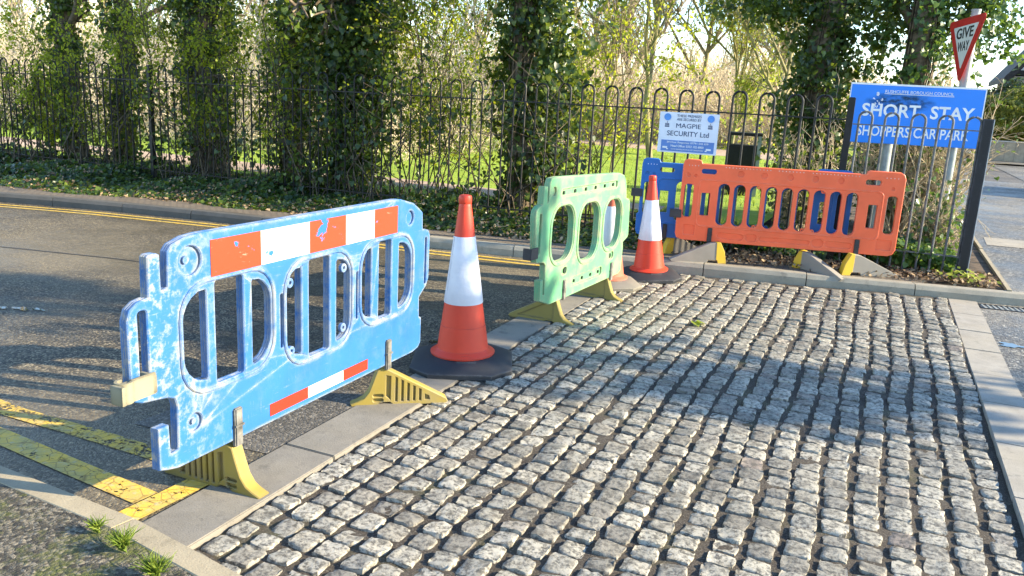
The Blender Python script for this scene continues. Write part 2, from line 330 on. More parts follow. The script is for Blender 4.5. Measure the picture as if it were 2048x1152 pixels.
# ------------------------------------------------------------------ ground
def poly_sheet(name, pts, z, mat, kind='structure', cuts=0):
    bm = bmesh.new(); bm.faces.new([bm.verts.new((x, y, z)) for x, y in pts]); me = bpy.data.meshes.new(name); bm.to_mesh(me); bm.free()
    me.materials.append(mat); o = bpy.data.objects.new(name, me); COL.objects.link(o); o['kind'] = kind; return o
KL = [(-60, -14), (-30, 0.4), (-14, 5.3), (-9.5, 6.5), (-8.2, 6.83), (-6.5, 7.09), (-4.1, 7.25), (-3.0, 7.38), (-1.56, 7.66), (.16, 7.93), (.93, 8.10), (1.6, 8.22), (2.6, 8.6), (3.2, 9.6), (3.5, 12), (3.6, 24)]
KLx = [p[0] for p in KL]; KLy = [p[1] for p in KL]
kerby = lambda x: np.interp(x, KLx, KLy)
def nkerb(x): return np.interp(x, [-40, -6, -2.9, -2.17, -1.6, -.9], [4.6, 2.12, 1.878, 1.842, 1.755, 1.62])
poly_sheet('ground', [(-300, -150), (300, -150), (300, 400), (-300, 400)], -.12, MAT['soil'])
poly_sheet('side_road', [(-60, -14)] + [(x, y + .05) for x, y in KL[1:11]] + [(.93, 8.15), (.815, 8.1), (.815, -3), (-.95, -3), (-.95, 1.6), (-1.6, 1.72), (-2.17, 1.8), (-2.9, 1.84), (-6, 2.08), (-40, 4.5), (-60, 5)][0:0] + [(-2.05, 7.55), (-2.05, 1.6), (-2.9, 1.84), (-6, 2.08), (-40, 4.5)] if False else
           [(-60, -14), (-30, .45), (-14, 5.35), (-9.5, 6.55), (-8.2, 6.88), (-6.5, 7.14), (-4.1, 7.3), (-3.0, 7.43), (-2.05, 7.6), (-2.05, 1.76), (-2.17, 1.80), (-2.9, 1.84), (-6, 2.05), (-12, 2.4), (-45, -14)], 0, MAT['asphalt'])
poly_sheet('main_road', [(.8, -12), (40, -12), (40, 60), (3.65, 60), (3.65, 24), (3.55, 12), (3.25, 9.65), (2.65, 8.65), (1.65, 8.27), (.93, 8.15), (.8, 8.12)], .0, MAT['asphalt3'])
poly_sheet('footpath', [(1.2, 8.22), (1.6, 8.3), (2.55, 8.7), (3.1, 9.65), (3.4, 12), (3.5, 23.6), (1.3, 23.6), (1.2, 10.7)], .1, MAT['asphalt3'])
poly_sheet('footpath_patch', [(1.30, 11.25), (2.9, 11.35), (3.1, 12.1), (1.33, 12.0)], .104, MAT['flag2'])
poly_sheet('far_road', [(-.5, 24), (40, 24), (40, 35), (-.5, 35)], -.01, MAT['asphalt2'])
poly_sheet('far_footpath', [(-.5, 35), (40, 35), (40, 37.4), (-.5, 37.4)], .06, MAT['asphalt3'])
poly_sheet('verge_soil', [(-40, -5), (-30, .6), (-14, 5.4), (-9.5, 6.6), (-8.2, 6.95), (-6.5, 7.2), (-4.1, 7.37), (-3, 7.5), (-1.56, 7.78), (.16, 8.05), (.93, 8.2), (1.17, 8.24), (1.17, 24), (-.5, 24), (-1.2, 10.6), (-60, 10.6), (-60, -5)], .085, MAT['soil'])
poly_sheet('park_lawn', [(-120, 10.2), (-1.3, 10.2), (-.6, 38), (-1, 120), (-200, 120)], .10, MAT['lawn'])
poly_sheet('park_path', [(-60, 10.7), (-20, 10.9), (-12, 10.8), (-5, 10.9), (-2.5, 11.2), (-2.5, 11.8), (-5, 11.8), (-12, 12.1), (-20, 12.3), (-60, 12.4)], .105, MAT['dirt'])
poly_sheet('park_path', [(-40, 27.5), (-9, 26.5), (-1, 25), (-1, 29), (-9, 30.5), (-40, 32)], .105, MAT['dirt'])
# paved strip along the far kerb
bk = []
for x in np.arange(-14, 1.0, .5): bk.append((x, float(kerby(x)) + .135))
poly_sheet('block_paving', bk + [(.55, 8.30), (.2, 8.32), (-1.5, 8.1), (-3, 7.86), (-4.1, 7.72), (-6.5, 7.6), (-8.2, 7.4), (-9.5, 7.15), (-14, 6.1)], .102, MAT['paver'])
poly_sheet('near_pavement', [(-40, -14), (-12, 2.3), (-6, 2.03), (-2.9, 1.79), (-2.17, 1.755), (-1.6, 1.66), (-.9, 1.53), (-.9, -14)], .095, MAT['moss'])

def kerb(name, line, w, h, step, mat, flip=1, batter=.03):
    mb = MB(); line = np.array(line); seg = np.r_[0, np.cumsum(np.linalg.norm(np.diff(line, axis=0), axis=1))]
    s0 = 0
    while s0 < seg[-1] - .05:
        s1 = min(s0 + step, seg[-1]); q = []
        for k_, s_ in enumerate((s0 + .004, s1 - .004)):
            p = np.array([np.interp(s_, seg, line[:, 0]), np.interp(s_, seg, line[:, 1])]); a = np.array([np.interp(s_ + .02, seg, line[:, 0]) - np.interp(s_ - .02, seg, line[:, 0]), np.interp(s_ + .02, seg, line[:, 1]) - np.interp(s_ - .02, seg, line[:, 1])])
            a /= np.linalg.norm(a); nn = np.array([-a[1], a[0]]) * flip; dz = random.uniform(-.003, .003)
            for d, z in ((0, -.06), (.002, h * .62 + dz), (batter * .75, h - .006 + dz), (batter, h + dz), (w - .008, h + dz), (w, h - .008 + dz), (w, -.06)): q.append((*(p + nn * d), z))
        n = 7; f = [(i, i + 1, n + i + 1, n + i) for i in range(6)] + [tuple(range(n)), tuple(range(2 * n - 1, n - 1, -1))]
        mb.add(q, f); s0 = s1
    o = mb.build(name, mat); o['kind'] = 'structure'; return o
kerb('kerb', [p for p in KL[1:] if p[0] > -4.2], .13, .105, .92, MAT['kerb']); kerb('kerb', [p for p in KL[1:] if p[0] < -4], .13, .105, .92, M_concrete('shaded_kerb', (.10, .095, .085), (.07, .065, .055)))  # left stones get a darker concrete: their shade is put into the colour
kerb('kerb', [(x, float(nkerb(x))) for x in (-12, -6, -2.9, -2.17, -1.6, -.9)], .10, .10, .9, MAT['kerbn'], -1, .012)
o = MB().box((1.19, 9.5, .06), (.035, 2.5, .11)).box((1.20, 16, .06), (.035, 10.4, .11)).build('path_edging', MAT['kerbn']); o['kind'] = 'structure'
# flagstone strips
def strip(x0, x1, ya, yb, step, mat, jit):
    mb = MB(); y = ya
    while y < yb(.5 * (x0 + x1)) - .02:
        y1 = min(y + step + random.uniform(-jit, jit), yb(.5 * (x0 + x1)) - .004)
        z = random.uniform(-.003, .003); mb.box(((x0 + x1) / 2, (y + y1) / 2, -.035 + z), (x1 - x0 - .006, y1 - y - .007, .09), bev=.004); y = y1
    o = mb.build('flagstone_strip', mat); o['kind'] = 'structure'
strip(-2.22, -1.955, 1.84, lambda x: float(kerby(x)), .86, MAT['flag'], .05)
strip(.705, .94, -3, lambda x: float(kerby(x)), .62, MAT['flag2'], .06)
# granite setts
def setts():
    gp = np.array([-1, -.95, -.84, -.5, 0, .5, .84, .95, 1]); U, Vv = np.meshgrid(gp, gp, indexing='ij'); Vs, Fs = [], []; base = 0
    q = np.arange(81).reshape(9, 9); F0 = np.stack([q[:-1, :-1], q[1:, :-1], q[1:, 1:], q[:-1, 1:]], -1).reshape(-1, 4)
    prof = np.maximum(np.abs(U), np.abs(Vv)); ncol = 22; pitch = 2.655 / ncol
    ph = rng.uniform(0, 9, (ncol, 3))
    for c in range(ncol):
        xc = -1.95 + (c + .5) * pitch; y = -2.0 + rng.uniform(0, .12)
        while True:
            L = rng.uniform(.082, .118); yc = y + L / 2
            wob = .005 * math.sin(yc * 1.9 + c * .22) + (.003 + .006 * (c > 10)) * math.sin(yc * 4.3 + c * .5) + .012 * math.sin(1.2 * yc) * (c > 12)
            x = xc + wob + rng.normal(0, .004)
            if y + L > kerby(x) - .005: break
            y += L + rng.uniform(.008, .016)
            if x < -.85 and yc < nkerb(x) + L / 2 - .02: continue
            w = rng.uniform(.089, .104) * (1 if c < 21 else .95)
            if c in (0,): w *= .96
            lump = rng.normal(size=U.shape) * .0022; e = 1 - .10 * (U ** 4) * (Vv ** 4) * rng.uniform(.5, 2.2)
            sk = rng.normal(0, .05, 2); sx = U * e * (1 + sk[0] * Vv) * w / 2; sy = Vv * e * (1 + sk[1] * U) * L / 2
            sh = rng.uniform(7, 14); rnd = rng.uniform(.002, .006)
            zz = -rnd * (np.abs(U) ** sh + np.abs(Vv) ** sh) + lump + rng.normal(0, .0025) + sx * rng.normal(0, .05) + sy * rng.normal(0, .05)
            edge = prof > .99; zz = np.where(edge, -.035, zz)
            k2 = np.where(edge, 1.03, 1.0); jx = rng.normal(0, .0019, U.shape); jy = rng.normal(0, .0019, U.shape)
            zz = zz + .012 * math.sin(x * 1.7 + yc * .9) + .014 * math.exp(-((yc - 6.4) / .35) ** 2 - ((x - .1) / .6) ** 2)
            Vs.append(np.stack([x + sx * k2 + jx, yc + sy * k2 + jy, zz + .006], -1).reshape(-1, 3)); Fs.append(F0 + base); base += 81
    return np.concatenate(Vs), np.concatenate(Fs)
V, F = setts(); o = fast('cobbled_surface', V, F, MAT['sett'], smooth=True); o.data.set_sharp_from_angle(angle=R_(55)); o['kind'] = 'structure'
xs = np.linspace(-1.955, .71, 50); ys = np.linspace(-3, 8.2, 220); X, Y = np.meshgrid(xs, ys, indexing='ij')
Zj = -.0045 + .012 * np.sin(X * 1.7 + Y * .9) + rng.normal(0, .003, X.shape) + .014 * np.exp(-((Y - 6.4) / .35) ** 2 - ((X - .1) / .6) ** 2)
keep = lambda x, y: (y < kerby(x) + .02) and (x > -.85 or y > nkerb(x) - .03)
q = np.arange(X.size).reshape(X.shape); Fj = np.stack([q[:-1, :-1], q[1:, :-1], q[1:, 1:], q[:-1, 1:]], -1).reshape(-1, 4)
Pj = np.stack([X, Y, Zj], -1).reshape(-1, 3); cen = Pj[Fj].mean(1); Fj = Fj[[keep(c[0], c[1]) for c in cen]]
o = fast('cobble_joints', Pj, Fj, MAT['joint'], smooth=True); o['kind'] = 'structure'

# painted lines
def band(name, pts, w, mat, z=.004):
    pts = np.array(pts, float); t = unit(np.gradient(pts, axis=0)); n = np.c_[-t[:, 1], t[:, 0]] * w / 2; a, b = pts + n, pts - n
    v = [(*p, z) for p in a] + [(*p, z) for p in b]; k_ = len(pts); o = MB().add(v, [(i, i + 1, k_ + i + 1, k_ + i) for i in range(k_ - 1)]).build(name, mat); o['kind'] = 'structure'; return o
band('yellow_line', [(-9, 3.05), (-5, 2.52), (-3.5, 2.375), (-2.9, 2.375), (-2.3, 2.36)], .10, MAT['yel'])
band('yellow_line', [(-9, 2.82), (-5, 2.32), (-3.3, 2.17), (-2.8, 2.115), (-2.35, 2.07)], .105, MAT['yel2'])
band('yellow_line', [(-2.30, 1.86), (-2.285, 2.1), (-2.27, 2.44)], .105, MAT['yel2'], .0065)
for d in (.17, .31): band('yellow_line', [(x, float(kerby(x)) - d) for x in np.linspace(-14, -2.45, 24)], .055, MAT['yel2'])
band('road_seam', [(-8, 4.6), (-6.6, 4.89), (-5.9, 5.03), (-5.2, 5.1), (-4.2, 5.1)], .022, MAT['black'], .003)
poly_sheet('road_patch', [(-2.95, 2.55), (-2.225, 2.6), (-2.225, 3.4), (-2.5, 3.45), (-2.9, 3.3)], .003, MAT['asphalt2'])
# puddles
def puddle(cx, cy, rx, ry, seed):
    r = np.random.default_rng(seed); n = 40; a = np.arange(n) * 2 * math.pi / n; k_ = 1 + .25 * np.sin(a * 3 + r.uniform(0, 6)) + .18 * np.sin(a * 5 + r.uniform(0, 6)) + .08 * np.sin(a * 11 + r.uniform(0, 6))
    poly_sheet('puddle', [(cx + rx * c * np.cos(t), cy + ry * c * np.sin(t)) for t, c in zip(a, k_)], .005, MAT['water'])
[puddle(x, y, r, r * .4, i) for i, (x, y, r) in enumerate(((-5.2, 3.50, .05), (-5.08, 3.55, .07), (-4.97, 3.6, .05), (-5.3, 3.46, .04)))]; puddle(1.03, 6.62, .07, .06, 2); puddle(-2.32, 4.35, .12, .10, 3)

# ------------------------------------------------------------------ barriers
def panel(outline, holes, recess, parent, mat, rings=(), t=.05, name='panel', bits=None, bmat=None):
    mb = bits or MB(); v, f = cmesh([outline] + holes, t - .026, .004); mb.add(v, f)
    v, f = cmesh([outline] + holes + recess, .016, .004)
    for s_ in (-1, 1): mb.add(v + np.array([0, s_ * (t / 2 - .008), 0]), f)
    for ring in rings:
        v, f = cmesh(ring, .012, .004)
        for s_ in (-1, 1): mb.add(v + np.array([0, s_ * (t / 2 + .0015), 0]), f)
    return mb.build(name, [mat] + ([bmat] if bmat else []), parent, True)
CURVED = [(-.145, .012), (-.14, .0), (-.02, 0), (.005, .018), (.05, .018), (.07, 0), (.33, 0), (.345, .012), (.335, .03), (.04, .19), (.02, .2), (-.015, .188), (-.035, .13), (-.055, .075), (-.08, .042), (-.11, .026)]
WEDGE = [(-.10, 0), (-.02, 0), (-.01, .03), (.07, .03), (.085, 0), (.42, 0), (.435, .02), (.06, .19), (-.03, .2), (-.075, .11)]
def slotted():
    h = [rr(-.035, .047, .015, .061, .006, 3), rr(-.035, .022, .015, .038, .007, 3), [(.03, .16), (.052, .155), (.052, .03), (.03, .05)]]
    for x in (.075, .105, .135, .165, .195): h.append([(x, .022), (x + .011, .022), (x + .011, .17 - (x - .04) * .54 - .006), (x, .17 - (x - .04) * .54)])
    h.append([(.225, .026), (.25, .026), (.245, .045), (.225, .056)]); return h
def foot(parent, x, y, ang, mat, style='curved', solid=False, peg=None, peg_h=(.19, .345), pm=None, tip=None, th=.06):
    """ang: direction of the long taper, in the thing's own axes"""
    e = MB(); prof = CURVED if style == 'curved' else WEDGE
    v, f = cmesh([prof] + ([[(.0, .03), (.27, .03), (.035, .155), (.0, .16)]] if solid else slotted() if style == 'curved' else []), th, .004); e.add(v, f, 0)
    if style == 'curved': v, f = cmesh([[(p[0] * .97 + .003, max(.004, p[1] * .96)) for p in prof]], th * (.7 if solid else .45), .002); e.add(v, f, 0)
    if tip: e.add(*(lambda a: (a[0], a[1]))(cmesh([[(-.102, -.001), (-.022, -.001), (-.012, .031), (.0, .031), (.005, .1985), (-.031, .2025), (-.078, .111)]], th + .006, .004)), 1)
    o = e.build('foot', [mat] + ([tip] if tip else []), parent, True); o.location = (x, y, 0); o.rotation_euler = (0, 0, ang)
    if peg:
        p = MB().box((peg[0], peg[1], (peg_h[0] + peg_h[1]) / 2), (.042, .022, peg_h[1] - peg_h[0]), bev=.005).box((peg[0], peg[1] - .004, peg_h[0] + .55 * (peg_h[1] - peg_h[0])), (.046, .022, .008))
        q = p.build('locking_peg', pm or MAT['gpeg'], o); q.matrix_parent_inverse = (Matrix.Translation((x, y, 0)) @ Matrix.Rotation(ang, 4, 'Z')).inverted()
    return o

# blue barrier in front: local x runs along world +Y, front faces world +X
S0 = 2.77
t = thing('safety_barrier', (-2.12, S0, 0), R_(90), 'scuffed pale blue barrier with red and white reflective strips, nearest the camera', 'barrier')
sh = lambda pts: [(x - S0, z) for x, z in pts]
out = [(1.915, .238), (1.955, .225), (2.0, .215), (3.595, .213), (3.65, .225), (3.675, .25), (3.675, .385), (3.652, .395), (3.648, .50), (3.72, .55), (3.742, .59), (3.745, .82), (3.73, .845), (3.668, .86), (3.664, .945), (3.635, .965), (3.575, 1.0), (3.45, 1.031), (3.40, 1.035), (2.13, 1.035), (2.07, 1.03), (2.01, 1.012), (1.99, .99), (1.983, .872), (1.957, .864), (1.957, .985), (1.945, .992), (1.915, .992), (1.905, .985), (1.902, .852), (1.86, .845), (1.828, .825), (1.815, .79), (1.815, .545), (1.83, .515), (1.86, .502), (1.965, .487), (1.995, .475), (2.004, .445), (2.0, .285), (1.968, .28), (1.964, .39), (1.915, .39)]
def win(x0, z0, x1, z1, a, b, c, d, r):
    return [rr(x0, z0 + .03, a, z1 - .02, [min(r, (a - x0) * .96), .01, .01, min(r, (a - x0) * .96)]), rr(b, z0, c, z1, .012), rr(d, z0 + .02, x1, z1 - .03, [.01, min(r, (x1 - d) * .96), min(r, (x1 - d) * .96), .01])]
w1 = win(2.046, .47, 2.496, .853, 2.154, 2.198, 2.341, 2.389, .104); w2 = win(2.589, .425, 3.03, .843, 2.682, 2.733, 2.875, 2.925, .085); w3 = win(3.118, .468, 3.562, .846, 3.197, 3.262, 3.371, 3.44, .104)
holes = [sh(p) for p in w1 + w2 + w3 + [rr(2.552, .508, 2.566, .735, .006, 2), rr(3.077, .51, 3.091, .735, .006, 2), rr(1.857, .53, 1.893, .814, .012, 3)]]
recess = [sh(p) for p in [circ(2.086, .945, .052, 18), circ(3.54, .93, .036, 16), circ(2.083, .358, .034, 16), rr(3.695, .56, 3.718, .81, .008, 2)]]
rings = [[sh(rr(x0 - .022, z0 - .02, x1 + .022, z1 + .018, [.13, .13, .13, .13])), sh(rr(x0 - .006, z0 - .006, x1 + .006, z1 + .004, [.115, .115, .115, .115]))] for x0, z0, x1, z1 in ((2.046, .47, 2.496, .853), (2.589, .425, 3.03, .843), (3.118, .468, 3.562, .846))]
mb = MB()
for x, z in ((2.625, .765), (2.995, .765), (2.63, .475), (2.992, .49)):
    v, f = cmesh([circ(x - S0, z, .021), circ(x - S0, z, .008, 8)], .018, .002); mb.add(v, f)
mb.tube([(2.07 - S0, -.016, .95), (2.07 - S0, -.003, .95)], .014, 10); mb.tube([(2.078 - S0, -.016, .362), (2.078 - S0, -.003, .362)], .010, 10)
panel(sh(out), holes, recess, t, MAT['blue'], rings, bits=mb, t=.038)
mb = MB(); xs_ = [2.18, 2.44, 2.735, 2.99, 3.215, 3.418]
for i in range(5): mb.box(((xs_[i] + xs_[i + 1]) / 2 - S0, -.0202, .938), (xs_[i + 1] - xs_[i], .0024, .132), i % 2)
mb.build('reflective_strip', [M_strip('strip_red', (.42, .045, .016), (.022, .118, .325), .62), M_strip('strip_white', (.55, .55, .54), (.022, .125, .36), .635)], t)
mb = MB(); xs_ = [2.478, 2.72, 2.975, 3.173]
for i in range(3): mb.box(((xs_[i] + xs_[i + 1]) / 2 - S0, -.0202, .268), (xs_[i + 1] - xs_[i], .0024, .05), i % 2)
mb.build('reflective_strip', [M_strip('low_strip_red', (.40, .028, .012), (.3, .12, .07), .68), M_strip('low_strip_white', (.55, .55, .53), (.022, .125, .36), .72)], t)
foot(t, 2.29 - S0, .0, R_(90), MAT['yfoot'], peg=(2.29 - S0, -.022), peg_h=(.19, .345))
foot(t, 3.345 - S0, .02, R_(-52), MAT['yfoot'], peg=(3.35 - S0, -.022), peg_h=(.19, .345))
mb = MB(); v, f = cmesh([[(-.075, -.05), (-.06, -.05), (-.06, -.02), (.05, -.02), (.075, -.035), (.075, .03), (.06, .03), (.06, -.006), (-.06, -.006), (-.06, .0), (-.075, .0)]], .062, .003)
v = np.c_[v[:, 0], v[:, 2], -v[:, 1]]; mb.add(v + np.array([1.80 - S0, -.035, .578]), f)
mb.box((1.83 - S0, -.058, .578), (.10, .012, .074), bev=.003)
hk = [(1.765 - S0 + .028 * math.cos(R_(q)), -.046 + .028 * math.sin(R_(q))) for q in range(60, 331, 30)]; hk = hk + [(1.765 - S0 + .019 * math.cos(R_(q)), -.046 + .019 * math.sin(R_(q))) for q in range(330, 59, -30)]
nn_ = len(hk); mb.add([(x, y, z) for z in (.543, .613) for x, y in hk], [tuple(range(nn_)), tuple(range(2 * nn_ - 1, nn_ - 1, -1))] + [(i, (i + 1) % nn_, nn_ + (i + 1) % nn_, nn_ + i) for i in range(nn_)])
mb.build('connector_clip', MAT['clip'], t, True)

# green barrier
ga = R_(84.4); t = thing('safety_barrier', (-1.985, 4.93, 0), ga, 'faded pale green barrier with three oval windows, between the two nearer cones', 'barrier')
out = [(.075, .215), (.12, .2), (.2, .172), (.23, .165), (1.45, .185), (1.5, .21), (1.51, .40), (1.50, .44), (1.59, .47), (1.605, .49), (1.585, .76), (1.565, .785), (1.50, .80), (1.48, .90), (1.46, .945), (1.42, .985), (1.34, 1.005), (1.30, 1.01), (.24, 1.04), (.15, 1.035), (.13, 1.0), (.125, .885), (.105, .875), (.1, .985), (.05, .99), (.042, .87), (.0, .862), (-.035, .84), (-.045, .80), (-.02, .53), (-.005, .49), (.10, .475), (.13, .455), (.135, .25), (.115, .25), (.11, .36), (.065, .36)]
gw_ = [(.195, .452, .537, .835), (.632, .40, .98, .82), (1.075, .43, 1.41, .808)]
holes = [rr(a, b, c, d, .13, 7) for a, b, c, d in gw_] + [rr(.01, .545, .04, .81, .01, 2)]
rings = [[rr(a - .03, b - .03, c + .03, d + .025, .155, 7), rr(a - .008, b - .008, c + .008, d + .006, .137, 7)] for a, b, c, d in gw_]
recess = [rr(.315, .90, 1.29, .95, .012, 2), circ(.2, .945, .03), rr(.385, .345, .47, .395, .02, 3), rr(1.23, .335, 1.315, .39, .02, 3), rr(.57, .235, 1.1, .3, .02, 3)]
mb = MB()
for x in (.36, .54, .72, .89, 1.06, 1.22): mb.tube([(x, -.0185, .925), (x, -.006, .925)], .013, 10, 1)
for x in (.62, .76, .91, 1.05): mb.tube([(x, -.0185, .267), (x, -.006, .267)], .012, 10, 1)
for x, z in ((.45, .37), (1.26, .362)): mb.tube([(x, -.0185, z), (x, -.006, z)], .02, 10, 1)
panel(out, holes, recess, t, MAT['green'], rings, t=.046, bits=mb, bmat=plain('green_hole_shade', (.008, .03, .014), .8))
foot(t, .36, 0, R_(95), MAT['dyfoot'], peg=(.437, -.026), peg_h=(.16, .305), th=.055, solid=True)
foot(t, 1.27, 0, R_(93), MAT['dyfoot'], peg=(1.285, -.026), peg_h=(.16, .305), th=.055, solid=True)
mb = MB().box((-.06, -.03, .56), (.10, .014, .075), bev=.003).box((-.105, -.005, .56), (.012, .06, .075), bev=.003); mb.build('connector_clip', MAT['black'], t, True)

# orange barrier and the deep blue one leaning behind it share a moulding
def slot_barrier(name, loc, ang, mat, label, feet, gmat):
    t = thing(name, loc, ang, label, 'barrier'); k_ = .935; Zz = lambda z: 1.55 - .1 + (z - 1.55) * k_
    c = lambda pts: [(x * k_, Zz(z)) for x, z in pts]
    out = c(rr(0, .205, .10, .41, [.06, 0, 0, .03])[:8]) if False else None
    out = c([(.05, .205), (2.04, .205), (2.085, .225), (2.105, .27), (2.105, .96), (2.09, 1.0), (2.05, 1.022), (1.78, 1.022), (1.755, 1.012), (1.745, .985), (.19, .985), (.18, 1.01), (.155, 1.022), (.04, 1.022), (.01, 1.005), (0, .96), (0, .80), (-.0, .78), (.0, .45), (-.02, .43), (-.02, .27), (-.005, .225)])
    holes = [c(rr(.187, .885, .335, .935, .022, 4)), c(rr(1.745, .885, 1.89, .935, .022, 4)), c(rr(.205, .465, .292, .695, .006, 2)), c(rr(1.80, .465, 1.885, .695, .006, 2)), c(rr(.035, .44, .125, .775, .03, 3)), c(rr(1.965, .42, 2.06, .79, .03, 3))]
    xs_ = np.linspace(.425, 1.645, 9)
    for x in xs_: holes.append(c(rr(x - .056, .378, x + .056, .80, .055, 5)))
    rec = [c(circ(x, .905, .03)) for x in (.57, .797, 1.044, 1.28, 1.516)] + [c(rr(.40, .245, .66, .305, .028, 3)), c(rr(.62, .225, .76, .318, .045, 4)) if False else c(rr(.68, .235, .79, .315, .038, 4)), c(rr(.81, .25, 1.30, .295, .02, 3)), c(rr(1.32, .235, 1.43, .315, .038, 4)), c(rr(1.45, .245, 1.70, .305, .028, 3)), c(circ(.13, .86, .016, 8)), c(circ(.06, .865, .02, 8)), c(circ(2.0, .86, .016, 8)), c(rr(1.92, .26, 2.06, .36, .006, 2)), c(rr(.06, .26, .17, .36, .006, 2))]
    rings = [[c(rr(.17, .35, 1.93, .83, .05, 4)), c(rr(.185, .365, 1.915, .815, .04, 4))]]
    mb = MB()
    for x in list(np.arange(.06, .16, .03)) + list(np.arange(.42, .86, .033)) + list(np.arange(.93, 1.19, .033)) + list(np.arange(1.25, 1.7, .033)) + list(np.arange(1.93, 2.06, .035)): mb.tube([(x * k_, -.0285, Zz(.962)), (x * k_, -.02, Zz(.962))], .0045, 6, 1)
    for x, z in ((xs_[2] + .03, .79), (xs_[6] + .03, .79), (xs_[2] + .02, .385), (xs_[6] - .03, .385), (xs_[5] + .03, .39)):
        v, f = cmesh([circ(x * k_, Zz(z), .02, 12), circ(x * k_, Zz(z), .008, 8)], .02, .002); mb.add(v, f)
    panel(out, holes, rec, t, mat, rings, .055, bits=mb, bmat=plain(name + '_dimple', (.75, .55, .5), .6) if mat is MAT['orange'] else MAT['swhite'])
    mb = MB().box((-.03, -.02, Zz(.47) if mat is MAT['orange'] else Zz(.66)), (.11, .07, .075), bev=.004); mb.build('connector_clip', MAT['black'], t)
    Rz = Matrix.Rotation(-ang, 3, 'Z')
    for (tx, ty), (ex, ey), px in feet:
        a = Rz @ Vector((tx - loc[0], ty - loc[1], 0)); b = Rz @ Vector((ex - loc[0], ey - loc[1], 0)); d = (b - a).normalized(); cen = a + d * .10
        foot(t, cen.x, cen.y, math.atan2(d.y, d.x), gmat, 'wedge', peg=(px, -.034), peg_h=(.18, .325), pm=MAT['black'], tip=MAT['brightyellow'], th=.075)
    return t
OA = R_(12.6)
slot_barrier('safety_barrier', (-1.692, 7.835, .1), OA, MAT['orange'], 'bright orange slotted barrier standing in front of the railing', [((-1.22, 7.90), (-1.70, 7.68), .305), ((-.20, 8.06), (.21, 8.26), 1.63)], MAT['gfoot'])
slot_barrier('safety_barrier', (-2.12, 7.965, .072), R_(12.4), MAT['blue2'], 'clean deep blue barrier mostly hidden behind the orange one', [((-1.86, 8.02), (-1.5, 8.33), .27), ((-.62, 8.17), (-.24, 7.95), 1.63)], MAT['gfoot'])

# ------------------------------------------------------------------ traffic cones
def cone(loc, rz, sc, tilt, mats, label):
    t = thing('traffic_cone', loc, rz, label, 'traffic cone', 'red and white traffic cones'); t.scale = (sc,) * 3; t.rotation_euler = (tilt[0], tilt[1], rz)
    s_, c_ = .29, .175
    oc = lambda s2, c2: [(-s2, -c2), (-c2, -s2), (c2, -s2), (s2, -c2), (s2, c2), (c2, s2), (-c2, s2), (-s2, c2)]
    v, f, lay = [], [], [(oc(s_ - .008, c_ - .003), 0), (oc(s_, c_), .01), (oc(s_, c_), .034), (oc(s_ - .022, c_ - .012), .050), (oc(.21, .125), .074), (oc(.165, .10), .082)]
    for p, z in lay: v += [(x, y, z) for x, y in p]
    for i in range(len(lay) - 1): f += [(i * 8 + j, i * 8 + (j + 1) % 8, i * 8 + 8 + (j + 1) % 8, i * 8 + 8 + j) for j in range(8)]
    f += [tuple(range(7, -1, -1)), tuple(range(len(v) - 8, len(v)))]
    MB().add(v, f).box((.03, -.185, .077), (.11, .022, .008), rz=.05, bev=.002).build('base', mats[0], t, True)
    z0, z1, ra, rb = .115, .93, .148, .037; rad = lambda z: ra + (rb - ra) * (z - z0) / (z1 - z0)
    prof = [(.12, .07), (.186, .082), (.188, .09), (.175, .098), (.158, .106), (ra, z0), (rad(.25), .25), (rad(.252) - .002, .252), (rad(.93), .93), (.036, .94), (.034, .948), (.036, .952), (.037, .985), (.033, .995), (.022, .998), (.0, .998)]
    MB().lathe(prof, 44).build('cone_body', mats[1], t, True)
    pr = [(rad(z) + (.0025 if .386 < z < .764 else .001), z) for z in (.384, .388, .5, .62, .762, .766)]; mb = MB().lathe(pr, 44)
    a_ = -2.2 - rz; mb.tube([((rad(z) + .002) * math.cos(a_), (rad(z) + .002) * math.sin(a_), z) for z in (.388, .762)], .0018, 5)
    mb.build('reflective_sleeve', mats[2], t, True); return t
slv2 = M_plastic('dull_sleeve', (.60, .60, .62), (.36, .36, .4), .5, .45)
cone((-2.07, 4.12, .0), R_(24), 1.0, (0, R_(-1.2)), (MAT['cbase'], MAT['cone'], MAT['sleeve']), 'red and white cone on a black base beside the near blue barrier')
cone((-2.0, 6.70, .0), R_(31), .9, (0, R_(-1.5)), (MAT['cbase2'], MAT['conefade'], slv2), 'sun-faded cone with a grey base standing behind the green barrier')
cone((-1.79, 7.27, .0), R_(28), .93, (R_(1.5), R_(-3.0)), (MAT['cbase'], MAT['cone'], MAT['sleeve']), 'bright clean cone on a black base at the kerb by the orange barrier')

# ------------------------------------------------------------------ railing
FY = 8.63
def hoop(parent, x, ztop, zlow, zrail, w, mat, r=.0115, lean=0):
    n = 9; rad = w / 2; pts = [(x - rad, FY, zlow)] + [(x - rad * math.cos(math.pi * i / n), FY + lean, ztop - rad + rad * math.sin(math.pi * i / n)) for i in range(n + 1)] + [(x + rad, FY, zlow)]
    return MB().tube(pts, r, 8).build('hoop', mat, parent, True)
t = thing('railing', (0, 0, 0), 0, 'long black hoop-topped iron railing running behind the ivy trees', 'railing')
xs_ = list(np.arange(-.567 - .2657 * 46, -.4, .2657))
for x in xs_:
    if abs(x + 9.3) > .1: hoop(t, x, 1.70 + random.uniform(-.008, .008), .1, 1.49, .136, MAT['iron'], .010 if x < -3.2 else .012)
for z in (1.492, .28): MB().box(((-12.9 - .33) / 2, FY, z), (12.57, .026, .014)).build('rail', MAT['iron'], t)
for x in (-9.30, -.325): MB().box((x, FY, .86), (.062, .062, 1.68), bev=.006).build('post', MAT['iron'], t)
